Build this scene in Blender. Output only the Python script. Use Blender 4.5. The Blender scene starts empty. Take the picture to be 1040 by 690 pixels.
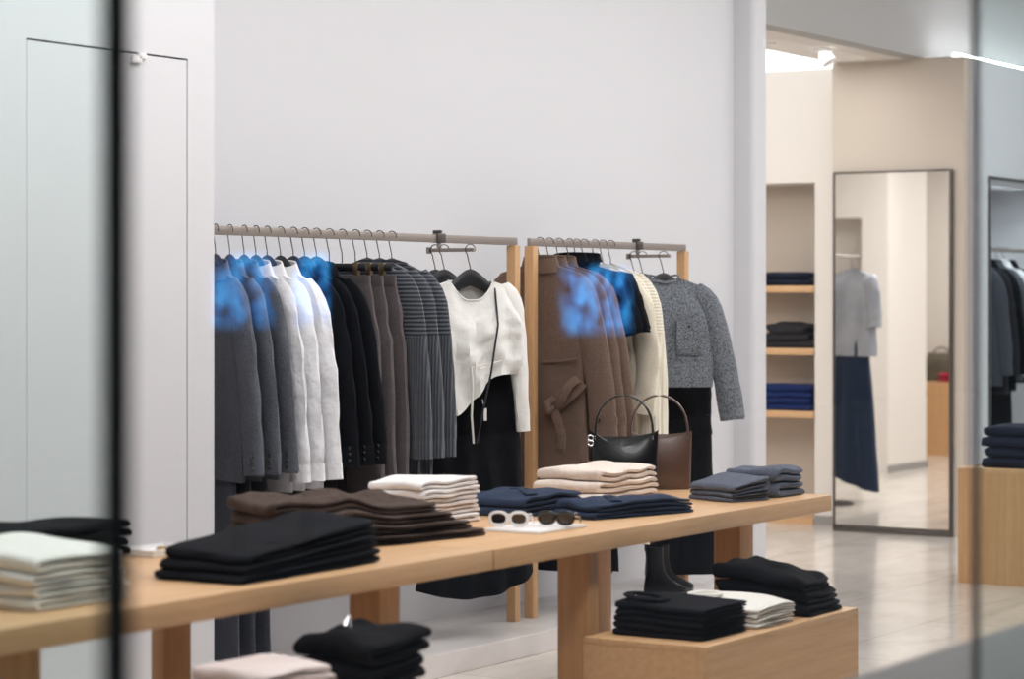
import bpy, bmesh, math, random
from mathutils import Vector, Matrix, noise

PI = math.pi
SC = bpy.context.scene
COL = SC.collection
# ---------------------------------------------------------------- camera model (1040 x 690 photograph)
YAW = math.radians(32.2)
FPX, CX, HY, EYE = 2456.0, 520.0, 304.0, 1.45
SN, CS = math.sin(YAW), math.cos(YAW)


def at(px, y):
    """world x of the sight line of column px where it crosses the plane y"""
    r = (px - CX) / FPX
    d = y / (SN - r * CS)
    return d * (CS + r * SN)


# ---------------------------------------------------------------- materials
def lin(c):
    c = c / 255.0
    return c / 12.92 if c <= 0.04045 else ((c + 0.055) / 1.055) ** 2.4


def rgb(r, g, b):
    return (lin(r), lin(g), lin(b), 1.0)


def base_mat(name):
    m = bpy.data.materials.new(name)
    m.use_nodes = True
    nt = m.node_tree
    return m, nt, nt.nodes['Principled BSDF'], nt.nodes, nt.links


def coords(nt, scale=(1, 1, 1), rot=(0, 0, 0)):
    tc = nt.nodes.new('ShaderNodeTexCoord')
    mp = nt.nodes.new('ShaderNodeMapping')
    mp.inputs['Scale'].default_value = scale
    mp.inputs['Rotation'].default_value = rot
    nt.links.new(tc.outputs['Object'], mp.inputs['Vector'])
    return mp.outputs['Vector']


def mix_color(nt, fac, a, b):
    mx = nt.nodes.new('ShaderNodeMix')
    mx.data_type = 'RGBA'
    mx.inputs[6].default_value = a
    mx.inputs[7].default_value = b
    nt.links.new(fac, mx.inputs[0])
    return mx.outputs[2]


def fabric(name, col, col2=None, rough=0.85, weave=900, wstr=0.25, var=6, sheen=0.25, fleck=0, crumple=0.25, spec=0.2):
    m, nt, b, N, L = base_mat(name)
    col2 = col2 or tuple(x * 0.78 for x in col[:3]) + (1,)
    n = N.new('ShaderNodeTexNoise')
    n.inputs['Scale'].default_value = fleck if fleck else var
    n.inputs['Detail'].default_value = 5
    L.new(coords(nt), n.inputs['Vector'])
    rmp = N.new('ShaderNodeMapRange')
    rmp.inputs[1].default_value = 0.4
    rmp.inputs[2].default_value = 0.62
    L.new(n.outputs['Fac'], rmp.inputs[0])
    L.new(mix_color(nt, rmp.outputs[0], col, col2), b.inputs['Base Color'])
    b.inputs['Roughness'].default_value = rough
    b.inputs['Specular IOR Level'].default_value = spec
    b.inputs['Sheen Weight'].default_value = sheen
    b.inputs['Sheen Roughness'].default_value = 0.5
    b.inputs['Sheen Tint'].default_value = tuple(min(1, x * 2 + 0.1) for x in col[:3]) + (1,)
    w = N.new('ShaderNodeTexNoise')
    w.inputs['Scale'].default_value = weave
    L.new(coords(nt), w.inputs['Vector'])
    c = N.new('ShaderNodeTexNoise')
    c.inputs['Scale'].default_value = 14
    c.inputs['Detail'].default_value = 3
    L.new(coords(nt), c.inputs['Vector'])
    b2 = N.new('ShaderNodeBump')
    b2.inputs['Strength'].default_value = crumple
    b2.inputs['Distance'].default_value = 0.02
    L.new(c.outputs['Fac'], b2.inputs['Height'])
    b1 = N.new('ShaderNodeBump')
    b1.inputs['Strength'].default_value = wstr
    b1.inputs['Distance'].default_value = 0.003
    L.new(w.outputs['Fac'], b1.inputs['Height'])
    L.new(b2.outputs['Normal'], b1.inputs['Normal'])
    L.new(b1.outputs['Normal'], b.inputs['Normal'])
    return m


def ribbed(name, col, axis, scale, depth=0.006, strength=0.9, dark=0.55):
    """knit with raised ribs: bands that run across the given object axis"""
    m, nt, b, N, L = base_mat(name)
    w = N.new('ShaderNodeTexWave')
    w.wave_type = 'BANDS'
    w.bands_direction = axis
    w.inputs['Scale'].default_value = scale
    w.inputs['Distortion'].default_value = 0.6
    w.inputs['Detail'].default_value = 1
    L.new(coords(nt), w.inputs['Vector'])
    L.new(mix_color(nt, w.outputs['Fac'], tuple(x * dark for x in col[:3]) + (1,), col), b.inputs['Base Color'])
    b.inputs['Roughness'].default_value = 0.9
    b.inputs['Sheen Weight'].default_value = 0.3
    b.inputs['Specular IOR Level'].default_value = 0.15
    bp = N.new('ShaderNodeBump')
    bp.inputs['Strength'].default_value = strength
    bp.inputs['Distance'].default_value = depth
    L.new(w.outputs['Fac'], bp.inputs['Height'])
    L.new(bp.outputs['Normal'], b.inputs['Normal'])
    return m


def wood(name, c1, c2, axis='X', rough=0.42):
    m, nt, b, N, L = base_mat(name)
    sc = {'X': (0.6, 14, 14), 'Y': (14, 0.6, 14), 'Z': (14, 14, 0.6)}[axis]
    n = N.new('ShaderNodeTexNoise')
    n.inputs['Scale'].default_value = 3.0
    n.inputs['Detail'].default_value = 8
    n.inputs['Roughness'].default_value = 0.65
    L.new(coords(nt, sc), n.inputs['Vector'])
    n2 = N.new('ShaderNodeTexNoise')
    n2.inputs['Scale'].default_value = 24.0
    n2.inputs['Detail'].default_value = 3
    L.new(coords(nt, sc), n2.inputs['Vector'])
    ad = N.new('ShaderNodeMath')
    ad.operation = 'MULTIPLY_ADD'
    ad.inputs[1].default_value = 0.4
    L.new(n2.outputs['Fac'], ad.inputs[0])
    L.new(n.outputs['Fac'], ad.inputs[2])
    r = N.new('ShaderNodeMapRange')
    r.inputs[1].default_value = 0.5
    r.inputs[2].default_value = 0.95
    L.new(ad.outputs[0], r.inputs[0])
    L.new(mix_color(nt, r.outputs[0], c1, c2), b.inputs['Base Color'])
    b.inputs['Roughness'].default_value = rough
    b.inputs['Specular IOR Level'].default_value = 0.35
    bp = N.new('ShaderNodeBump')
    bp.inputs['Strength'].default_value = 0.05
    L.new(n2.outputs['Fac'], bp.inputs['Height'])
    L.new(bp.outputs['Normal'], b.inputs['Normal'])
    return m


def plain(name, col, rough=0.5, metal=0.0, spec=0.5, coat=0.0):
    m, nt, b, N, L = base_mat(name)
    b.inputs['Base Color'].default_value = col
    b.inputs['Roughness'].default_value = rough
    b.inputs['Metallic'].default_value = metal
    b.inputs['Specular IOR Level'].default_value = spec
    b.inputs['Coat Weight'].default_value = coat
    b.inputs['Coat Roughness'].default_value = 0.06
    return m


def plaster(name, col, rough=0.75):
    m, nt, b, N, L = base_mat(name)
    n = N.new('ShaderNodeTexNoise')
    n.inputs['Scale'].default_value = 0.7
    n.inputs['Detail'].default_value = 4
    L.new(coords(nt), n.inputs['Vector'])
    L.new(mix_color(nt, n.outputs['Fac'], tuple(x * 0.96 for x in col[:3]) + (1,), col), b.inputs['Base Color'])
    b.inputs['Roughness'].default_value = rough
    b.inputs['Specular IOR Level'].default_value = 0.25
    n2 = N.new('ShaderNodeTexNoise')
    n2.inputs['Scale'].default_value = 160
    L.new(coords(nt), n2.inputs['Vector'])
    bp = N.new('ShaderNodeBump')
    bp.inputs['Strength'].default_value = 0.04
    bp.inputs['Distance'].default_value = 0.003
    L.new(n2.outputs['Fac'], bp.inputs['Height'])
    L.new(bp.outputs['Normal'], b.inputs['Normal'])
    return m


def stone_floor(name, ca, cb, joint, rough, tile=(1.2, 0.6)):
    m, nt, b, N, L = base_mat(name)
    br = N.new('ShaderNodeTexBrick')
    br.offset = 0.5
    br.inputs['Color1'].default_value = ca
    br.inputs['Color2'].default_value = cb
    br.inputs['Mortar'].default_value = joint
    br.inputs['Scale'].default_value = 1.0
    br.inputs['Mortar Size'].default_value = 0.004
    br.inputs['Brick Width'].default_value = tile[0]
    br.inputs['Row Height'].default_value = tile[1]
    L.new(coords(nt), br.inputs['Vector'])
    n = N.new('ShaderNodeTexNoise')
    n.inputs['Scale'].default_value = 1.6
    n.inputs['Detail'].default_value = 9
    n.inputs['Roughness'].default_value = 0.62
    n.inputs['Distortion'].default_value = 1.2
    L.new(coords(nt, (1, 2.4, 1)), n.inputs['Vector'])
    r = N.new('ShaderNodeMapRange')
    r.inputs[1].default_value = 0.42
    r.inputs[2].default_value = 0.7
    r.inputs[3].default_value = 1.0
    r.inputs[4].default_value = 0.78
    L.new(n.outputs['Fac'], r.inputs[0])
    vm = N.new('ShaderNodeVectorMath')
    vm.operation = 'SCALE'
    L.new(br.outputs['Color'], vm.inputs[0])
    L.new(r.outputs[0], vm.inputs['Scale'])
    L.new(vm.outputs[0], b.inputs['Base Color'])
    b.inputs['Roughness'].default_value = rough
    b.inputs['Specular IOR Level'].default_value = 0.5
    return m


def glass_mat(name, tint):
    m = bpy.data.materials.new(name)
    m.use_nodes = True
    nt = m.node_tree
    N, L = nt.nodes, nt.links
    N.clear()
    out = N.new('ShaderNodeOutputMaterial')
    tr = N.new('ShaderNodeBsdfTransparent')
    tr.inputs[0].default_value = tint
    gl = N.new('ShaderNodeBsdfGlossy')
    gl.inputs['Roughness'].default_value = 0.0
    gl.inputs[0].default_value = (1, 1, 1, 1)
    geo = N.new('ShaderNodeNewGeometry')
    mr = N.new('ShaderNodeMapRange')          # the same reflectance on both faces of the pane
    mr.inputs[3].default_value = 1.5
    mr.inputs[4].default_value = 1 / 1.5
    L.new(geo.outputs['Backfacing'], mr.inputs[0])
    fr = N.new('ShaderNodeFresnel')
    L.new(mr.outputs[0], fr.inputs[0])
    mx = N.new('ShaderNodeMixShader')
    L.new(fr.outputs[0], mx.inputs[0])
    L.new(tr.outputs[0], mx.inputs[1])
    L.new(gl.outputs[0], mx.inputs[2])
    L.new(mx.outputs[0], out.inputs[0])
    return m


def emit(name, col, strength):
    m, nt, b, N, L = base_mat(name)
    b.inputs['Base Color'].default_value = (0, 0, 0, 1)
    b.inputs['Emission Color'].default_value = col
    b.inputs['Emission Strength'].default_value = strength
    return m


def blue_screen():
    """lit screen that plays a cloudy blue picture, black towards its border"""
    m, nt, b, N, L = base_mat('blue_screen')
    b.inputs['Base Color'].default_value = (0, 0, 0, 1)
    tc = N.new('ShaderNodeTexCoord')
    n = N.new('ShaderNodeTexNoise')
    n.inputs['Scale'].default_value = 5.0
    n.inputs['Detail'].default_value = 4
    L.new(tc.outputs['Object'], n.inputs['Vector'])
    r = N.new('ShaderNodeMapRange')
    r.inputs[1].default_value = 0.34
    r.inputs[2].default_value = 0.66
    L.new(n.outputs['Fac'], r.inputs[0])
    sp = N.new('ShaderNodeSeparateXYZ')
    L.new(tc.outputs['Generated'], sp.inputs[0])
    fac = r.outputs[0]
    for ax in ('X', 'Z'):
        pp = N.new('ShaderNodeMath')
        pp.operation = 'PINGPONG'
        pp.inputs[1].default_value = 0.5
        L.new(sp.outputs[ax], pp.inputs[0])
        e = N.new('ShaderNodeMapRange')
        e.interpolation_type = 'SMOOTHSTEP'
        e.inputs[1].default_value = 0.0
        e.inputs[2].default_value = 0.22
        L.new(pp.outputs[0], e.inputs[0])
        mu = N.new('ShaderNodeMath')
        mu.operation = 'MULTIPLY'
        L.new(fac, mu.inputs[0])
        L.new(e.outputs[0], mu.inputs[1])
        fac = mu.outputs[0]
    ms = N.new('ShaderNodeMath')
    ms.operation = 'MULTIPLY'
    ms.inputs[1].default_value = 6.5
    L.new(fac, ms.inputs[0])
    L.new(mix_color(nt, r.outputs[0], (0.01, 0.15, 0.7, 1), (0.05, 0.42, 0.95, 1)), b.inputs['Emission Color'])
    L.new(ms.outputs[0], b.inputs['Emission Strength'])
    return m


M = {
    'wall': plaster('wall_paint', rgb(222, 222, 226)),
    'wall_warm': plaster('warm_wall_paint', rgb(228, 223, 217)),
    'wall_tan': plaster('tan_wall_paint', rgb(199, 188, 176)),
    'ceil': plaster('ceiling_paint', rgb(232, 231, 230)),
    'bulk': plaster('grey_bulkhead_paint', rgb(176, 175, 173)),
    'floor': stone_floor('polished_limestone', rgb(228, 220, 211), rgb(218, 209, 199), rgb(186, 177, 167), 0.13),
    'plat': stone_floor('platform_stone', rgb(220, 215, 213), rgb(216, 211, 209), rgb(214, 208, 206), 0.35, (3, 3)),
    'street': stone_floor('street_paving', rgb(96, 95, 94), rgb(84, 83, 82), rgb(60, 60, 60), 0.7, (0.6, 0.4)),
    'oak': wood('oak_along_x', rgb(217, 178, 135), rgb(199, 157, 114), 'X'),
    'oak_y': wood('oak_along_y', rgb(217, 178, 135), rgb(199, 157, 114), 'Y'),
    'oak_z': wood('oak_upright', rgb(212, 169, 123), rgb(191, 147, 102), 'Z'),
    'rail': plain('brushed_metal', rgb(158, 148, 140), 0.42, 0.55),
    'hook': plain('hook_metal', rgb(92, 88, 86), 0.35, 1.0),
    'steel': plain('dark_steel', rgb(92, 88, 84), 0.4, 0.8),
    'chrome': plain('chrome', rgb(215, 215, 218), 0.12, 1.0),
    'gold': plain('polished_brass', rgb(214, 170, 96), 0.22, 1.0),
    'brass': plain('bronze', rgb(120, 100, 78), 0.35, 0.9),
    'hanger': plain('black_hanger', rgb(24, 25, 30), 0.42, 0, 0.5),
    'mirror': plain('mirror_silver', (0.9, 0.9, 0.89, 1), 0.0, 1.0),
    'dark_gap': plain('door_gap', rgb(60, 60, 62), 0.9),
    'white_plastic': plain('white_plastic', rgb(236, 236, 236), 0.4),
    'alu': plain('grey_aluminium', rgb(150, 148, 146), 0.7, 0.0, 0.2),
    'added_facade': plaster('added_dark_facade', rgb(38, 38, 41)),  # for the added block that darkens the window reflections
    'mullion': plain('black_mullion', rgb(32, 32, 36), 0.5),
    'glass': glass_mat('clear_glass', (1, 1, 1, 1)),
    'glass_green': glass_mat('greenish_glass', (0.925, 0.975, 0.968, 1)),
    'glass_teal': glass_mat('teal_glass', (0.93, 0.978, 0.985, 1)),
    'panel_light': emit('light_panel', (1, 0.98, 0.95, 1), 2.4),
    'cove_light': emit('cove_strip', (0.93, 0.97, 1, 1), 21.0),
    'blue_screen': blue_screen(),
    # fabrics
    'grey_wool': fabric('grey_wool', rgb(100, 104, 113), rgb(72, 75, 83), fleck=260, wstr=0.5, weave=600),
    'grey_wool_dark': fabric('dark_grey_wool', rgb(84, 88, 98), rgb(62, 65, 74), fleck=220, wstr=0.4, weave=600),
    'white_cotton': fabric('white_cotton', rgb(240, 240, 243), rgb(234, 234, 238), rough=0.75, crumple=0.9, wstr=0.1),
    'black_wool': fabric('black_wool', rgb(21, 23, 29), rgb(14, 16, 21), fleck=200, wstr=0.3, sheen=0.02, spec=0.1),
    'black_cloth': fabric('black_cloth', rgb(17, 18, 22), rgb(12, 12, 16), crumple=0.4, sheen=0.02, spec=0.1),
    'black_knit': fabric('black_knit', rgb(24, 26, 32), rgb(17, 19, 24), fleck=300, wstr=0.6, weave=500, sheen=0.02, spec=0.1),
    'charcoal_brown': fabric('charcoal_brown', rgb(98, 91, 92), rgb(82, 76, 77), fleck=240, wstr=0.3),
    'dark_brown': fabric('dark_brown_cloth', rgb(46, 40, 39), rgb(34, 30, 30), fleck=200, sheen=0.1),
    'brown_wool': fabric('brown_wool', rgb(122, 101, 89), rgb(106, 87, 76), fleck=180, wstr=0.45, weave=500),
    'brown_fold': fabric('brown_jersey', rgb(76, 61, 54), rgb(60, 48, 43), fleck=60, crumple=0.4),
    'rib_v': ribbed('charcoal_rib', rgb(92, 97, 106), 'Y', 28, dark=0.58),
    'rib_h': ribbed('charcoal_ridges', rgb(92, 97, 106), 'Z', 20, dark=0.62),
    'cream_rib': ribbed('cream_rib', rgb(243, 236, 219), 'Y', 22, dark=0.92, strength=0.5),
    'cream_rib_h': ribbed('cream_ridges', rgb(243, 236, 219), 'Z', 22, dark=0.93, strength=0.5),
    'cream': fabric('cream_knit', rgb(241, 233, 216), rgb(230, 219, 198), fleck=120, wstr=0.6, weave=350),
    'boucle': fabric('grey_boucle', rgb(132, 137, 144), rgb(72, 76, 84), fleck=150, wstr=1.0, weave=190, rough=0.95),
    'white_gauze': fabric('white_crepe', rgb(243, 242, 239), rgb(236, 234, 229), fleck=240, wstr=0.6, weave=280, crumple=0.5),
    'white_knit': fabric('white_knit', rgb(243, 241, 236), rgb(238, 234, 226), fleck=60, wstr=0.4, weave=500),
    'white_tee': fabric('white_jersey', rgb(246, 242, 240), rgb(238, 232, 230), crumple=0.35),
    'pink_tee': fabric('pale_pink_jersey', rgb(240, 226, 222), rgb(230, 214, 210), crumple=0.3),
    'cream_fold': fabric('ecru_knit', rgb(244, 231, 220), rgb(237, 220, 206), fleck=80, wstr=0.5, weave=420),
    'denim': fabric('dark_denim', rgb(42, 57, 82), rgb(28, 39, 59), fleck=300, wstr=0.5, weave=700, rough=0.8),
    'denim_blue': fabric('blue_knit', rgb(28, 46, 98), rgb(22, 37, 82), fleck=200, wstr=0.4),
    'navy': fabric('navy_cloth', rgb(26, 32, 50), rgb(18, 24, 40), crumple=0.3),
    'grey_denim': fabric('grey_denim', rgb(104, 110, 124), rgb(70, 76, 90), fleck=220, wstr=0.6, weave=600, rough=0.8),
    'charcoal': fabric('charcoal_cloth', rgb(47, 47, 51), rgb(35, 35, 39), fleck=80),
    'tee_grey': fabric('pale_grey_jersey', rgb(176, 180, 189), rgb(160, 165, 175), crumple=0.3),
    'leather_black': plain('black_leather', rgb(13, 13, 16), 0.26, 0, 0.45, 0.25),
    'leather_brown': plain('brown_leather', rgb(92, 68, 58), 0.34, 0, 0.5, 0.2),
    'patent': plain('polished_black_leather', rgb(5, 5, 7), 0.1, 0, 0.22, 0.0),
    'khaki': fabric('khaki_canvas', rgb(98, 92, 78), rgb(76, 71, 60)),
    'red': fabric('red_cloth', rgb(176, 46, 66), rgb(150, 34, 52)),
    'lens': plain('sunglass_lens', rgb(20, 17, 18), 0.08, 0, 0.7, 0.5),
    'acetate_white': plain('white_acetate', rgb(238, 236, 234), 0.2, 0, 0.5, 0.4),
    'acetate_black': plain('black_acetate', rgb(14, 14, 16), 0.14, 0, 0.6, 0.6),
    'cord_white': plain('white_cord', rgb(232, 228, 222), 0.7),
    'cord_black': plain('black_cord', rgb(18, 18, 24), 0.6),
}


# ---------------------------------------------------------------- mesh helpers
class G:
    """collects surfaces; build() links them as ONE mesh object"""

    def __init__(s):
        s.v, s.f, s.mi = [], [], []

    def add(s, verts, faces, mi=0):
        o = len(s.v)
        s.v.extend(tuple(p) for p in verts)
        for f in faces:
            s.f.append(tuple(i + o for i in f))
            s.mi.append(mi)

    def loft(s, rings, closed=True, cap0=False, cap1=False, mi=0, mif=None):
        n = len(rings[0])
        o = len(s.v)
        for r in rings:
            s.v.extend(tuple(p) for p in r)
        for j in range(len(rings) - 1):
            for i in range(n if closed else n - 1):
                a, b = o + j * n + i, o + j * n + (i + 1) % n
                s.f.append((a, b, b + n, a + n))
                s.mi.append(mif(j) if mif else mi)
        if cap0:
            s.f.append(tuple(o + i for i in reversed(range(n))))
            s.mi.append(mi)
        if cap1:
            k = o + (len(rings) - 1) * n
            s.f.append(tuple(k + i for i in range(n)))
            s.mi.append(mi)

    def tube(s, path, rad, n=10, cap=True, mi=0, up=Vector((1, 0, 0)), wob=0.0, seed=0, mif=None, closed=False):
        """swept ellipse; rad = number, (a, b) or a list of those; a lies along `up`"""
        path = [Vector(p) for p in path]
        k = len(path)
        if not isinstance(rad, list):
            rad = [rad] * k
        rings = []
        for i, p in enumerate(path):
            if closed:
                t = path[(i + 1) % k] - path[i - 1]
            else:
                t = path[min(i + 1, k - 1)] - path[max(i - 1, 0)]
            t.normalize()
            a = up - t * up.dot(t)
            if a.length < 1e-4:
                a = Vector((0, 1, 0)) - t * t.y
            a.normalize()
            b = t.cross(a)
            r = rad[i]
            ra, rb = (r, r) if not isinstance(r, tuple) else r
            ring = []
            for q in range(n):
                an = 2 * PI * q / n
                w = 1.0
                if wob:
                    w += wob * noise.noise(Vector((math.cos(an) * 1.3 + seed * 7.1, math.sin(an) * 1.3, i * 0.42 + seed)))
                ring.append(p + a * (ra * math.cos(an) * w) + b * (rb * math.sin(an) * w))
            rings.append(ring)
        if closed:
            rings.append(rings[0])
            s.loft(rings, mi=mi)
        else:
            s.loft(rings, cap0=cap, cap1=cap, mi=mi, mif=mif)

    def box(s, lo, hi, bev=0.002, mi=0, mat=None):
        bm = bmesh.new()
        bmesh.ops.create_cube(bm, size=1.0)
        for v in bm.verts:
            for k in range(3):
                v.co[k] = lo[k] + (v.co[k] + 0.5) * (hi[k] - lo[k])
        if bev:
            bmesh.ops.bevel(bm, geom=list(bm.edges), offset=bev, segments=2, affect='EDGES', profile=0.5)
        if mat is not None:
            bmesh.ops.transform(bm, matrix=mat, verts=list(bm.verts))
        bm.verts.index_update()
        s.add([v.co.copy() for v in bm.verts], [[v.index for v in f.verts] for f in bm.faces], mi)
        bm.free()

    def build(s, name, mats, parent=None, smooth=True, angle=40, loc=None, rot=None):
        me = bpy.data.meshes.new(name)
        me.from_pydata(s.v, [], s.f)
        for m in (mats if isinstance(mats, (list, tuple)) else [mats]):
            me.materials.append(m)
        me.polygons.foreach_set('material_index', s.mi)
        bm = bmesh.new()
        bm.from_mesh(me)
        bmesh.ops.recalc_face_normals(bm, faces=bm.faces)
        bm.to_mesh(me)
        bm.free()
        if smooth:
            me.polygons.foreach_set('use_smooth', [True] * len(me.polygons))
            me.set_sharp_from_angle(angle=math.radians(angle))
        me.update()
        o = bpy.data.objects.new(name, me)
        COL.objects.link(o)
        if parent:
            o.parent = parent
        if loc:
            o.location = loc
        if rot:
            o.rotation_euler = rot
        return o


def tag(o, label, cat, group=None, kind=None):
    o['label'] = label
    o['category'] = cat
    if group:
        o['group'] = group
    if kind:
        o['kind'] = kind
    return o


def thing(name, label, cat, group=None, loc=(0, 0, 0), rz=0.0):
    o = bpy.data.objects.new(name, None)
    o.empty_display_size = 0.1
    COL.objects.link(o)
    o.location = loc
    o.rotation_euler = (0, 0, rz)
    return tag(o, label, cat, group)


def struct(name, lo, hi, m, bev=0.0, label=None):
    g = G()
    g.box(lo, hi, bev)
    o = g.build(name, m, smooth=False)
    o['kind'] = 'structure'
    if label:
        o['label'] = label
    return o


def copy_tree(o, parent=None):
    c = o.copy()
    COL.objects.link(c)
    if parent:
        c.parent = parent
    for ch in list(o.children):
        if ch.name in SC.objects:
            copy_tree(ch, c)
    return c


def sm(t):
    t = max(0.0, min(1.0, t))
    return t * t * (3 - 2 * t)


def lerp(a, b, t):
    return a + (b - a) * t


# ================================================================ THE ROOM
WB = 5.76          # alcove back wall / bulkhead plane
WD = 5.12          # wall with the flush door
XD = at(217.5, WD)
RAILZ, RAILY = 1.693, 5.43
PLZ = 0.09

struct('floor', (0.4, 1.25, -0.1), (17.5, 10.2, 0.0), M['floor'])
struct('ground', (-40, -60, -0.12), (90, 1.25, -0.01), M['street'])
struct('ceiling', (0.4, 1.25, 3.62), (17.5, WB + 0.14, 3.72), M['ceil'])
struct('wall_left', (0.4, 1.36, 0), (0.55, WD, 3.62), M['wall'])
struct('wall_right', (16.6, 1.36, 0), (16.75, WB - 0.2, 3.62), M['wall'])
# door wall: left of the door, right of it, above it
DX0, DX1, DZ = at(27.5, WD), at(190, WD), 2.232
g = G()
g.box((0.55, WD, 0), (DX0 - 0.004, WD + 0.1, 3.62), 0)
g.box((DX1 + 0.004, WD, 0), (XD, WD + 0.1, 3.62), 0)
g.box((DX0 - 0.004, WD, DZ + 0.006), (DX1 + 0.004, WD + 0.1, 3.62), 0)
g.box((XD - 0.1, WD + 0.1, 0), (XD, WB, 3.62), 0)
o = g.build('wall_front', M['wall'], smooth=False)
o['kind'] = 'structure'
dr = G()
dr.box((DX0, WD + 0.0015, 0.006), (DX1, WD + 0.045, DZ), 0.001)
d1 = dr.build('door_1', M['wall'], smooth=False)
d1['kind'] = 'structure'
gp = G()
gp.box((DX0 - 0.02, WD + 0.06, 0), (DX1 + 0.02, WD + 0.09, DZ + 0.02), 0)
gp.build('door_reveal', M['dark_gap'], d1, smooth=False)
cl = G()
cx0 = at(139, WD)
cl.box((cx0 - 0.03, WD - 0.012, DZ - 0.03), (cx0 + 0.012, WD + 0.0012, DZ - 0.006), 0.002)
cl.box((cx0 + 0.0, WD - 0.012, DZ - 0.016), (cx0 + 0.035, WD + 0.0012, DZ + 0.004), 0.002)
cl.build('door_catch', M['white_plastic'], d1)
# alcove
XP = at(745, WB)         # pilaster face
struct('wall_back', (XD - 0.1, WB, 0), (XP + 0.02, WB + 0.12, 3.62), M['wall'])
g = G()            # pilaster with a rounded nose
prof = [(XP, WB + 0.05)]
y0p = 5.64
XPE = at(778, y0p)
for k in range(0, 9):
    a = PI - k / 8 * PI / 2
    prof.append((XP + 0.03 + 0.03 * math.cos(a), y0p + 0.03 - 0.03 * math.sin(a)))
prof += [(XPE, y0p), (XPE, WB + 0.12)]
g.loft([[(x, y, z) for x, y in prof] for z in (0, 3.62)], cap0=True, cap1=True)
o = g.build('wall_pilaster', M['wall'])
o['kind'] = 'structure'
struct('trim_1', (XD + 0.002, 5.165, 0.0), (10.32, WB, PLZ), M['plat'], 0.004, 'low stone platform under the clothes racks')
# bulkhead over the opening, passage ceiling
CZ = 2.93
struct('wall_bulkhead', (XPE - 0.01, WB, CZ), (17.4, WB + 0.13, 3.62), M['bulk'])
struct('ceiling_passage', (XD - 2.0, WB + 0.13, CZ), (14.6, 6.36, CZ + 0.08), M['wall_warm'])
g = G()
g.box((XD - 2.0, 6.36, CZ + 0.0), (12.0, 10.0, CZ + 0.08), 0)
g.box((12.0, 7.9, CZ + 0.0), (14.6, 10.0, CZ + 0.08), 0)
o = g.build('ceiling_rear', M['wall_warm'], smooth=False)
o['kind'] = 'structure'
t = thing('ceiling_light', 'broad white luminous ceiling panel above the shelf niche', 'ceiling light', None, (13.3, 7.1, CZ))
g = G()
g.box((-1.3, -0.73, 0.008), (1.3, 0.79, 0.02), 0)
g.build('diffuser', M['panel_light'], t, smooth=False)
g = G()
g.box((-1.3, -0.74, 0.022), (1.3, 0.8, 0.06), 0.002)
g.build('housing', M['white_plastic'], t)
# niche wall (x = 14.2) with the shelf niche cut into it
NX, NY0, NY1, NZ0, NZ1 = 14.2, 6.64, 7.6, 0.035, 2.2
g = G()
g.box((NX, 6.38, 0), (NX + 0.4, NY0, CZ), 0)
g.box((NX, NY1, 0), (NX + 0.4, 9.6, CZ), 0)
g.box((NX, NY0, NZ1), (NX + 0.4, NY1, CZ), 0)
o = g.build('wall_niche', M['wall_warm'], smooth=False)
o['kind'] = 'structure'
struct('wall_niche_back', (NX + 0.34, NY0, 0), (NX + 0.42, NY1, NZ1), M['wall_tan'])
struct('baseboard_niche', (NX - 0.012, 6.385, 0), (NX, NY0, 0.06), M['alu'])
# mirror wall (x = 13.9)
MX = 13.9
g = G()
g.box((MX, 5.51, 0), (MX + 0.12, 6.38, CZ), 0)
g.box((MX + 0.12, 6.3, 0), (NX + 0.01, 6.38, CZ), 0)
o = g.build('wall_mirror', M['wall_tan'], smooth=False)
o['kind'] = 'structure'
# wall right of it (plane y = 5.51) with the clothes recess
RX0, RX1, RZ = at(1003, 5.51), 16.3, 2.215
g = G()
g.box((MX + 0.121, 5.51, 0), (RX0, 5.66, CZ), 0)
g.box((RX1, 5.51, 0), (17.4, 5.66, CZ), 0)
g.box((RX0, 5.51, RZ), (RX1, 5.66, CZ), 0)
g.box((RX0 - 0.05, 5.66, 0), (RX0, 6.29, RZ + 0.1), 0)
g.box((RX1, 5.66, 0), (RX1 + 0.05, 6.29, RZ + 0.1), 0)
g.box((RX0, 5.66, RZ), (RX1, 6.29, RZ + 0.1), 0)
g.box((RX0 - 0.05, 6.29, 0), (RX1 + 0.05, 6.37, RZ + 0.1), 0)
o = g.build('wall_recess', M['wall'], smooth=False)
o['kind'] = 'structure'
g = G()
tz = 0.018
g.box((RX0 - 0.0, 5.498, RZ - tz), (RX1, 5.515, RZ), 0.001)
g.box((RX0 - 0.0, 5.498, 0), (RX0 + tz, 5.515, RZ - tz), 0.001)
o = g.build('trim_recess', M['steel'])
o['kind'] = 'structure'
t = thing('cove_light', 'hidden bright strip light along the top of the wall by the mirror', 'cove light', None, (14.0, 5.6, CZ))
g = G()
g.box((-0.05, -0.035, 0.004), (3.2, 0.0, 0.022), 0.002)
g.build('strip', M['cove_light'], t)
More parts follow.
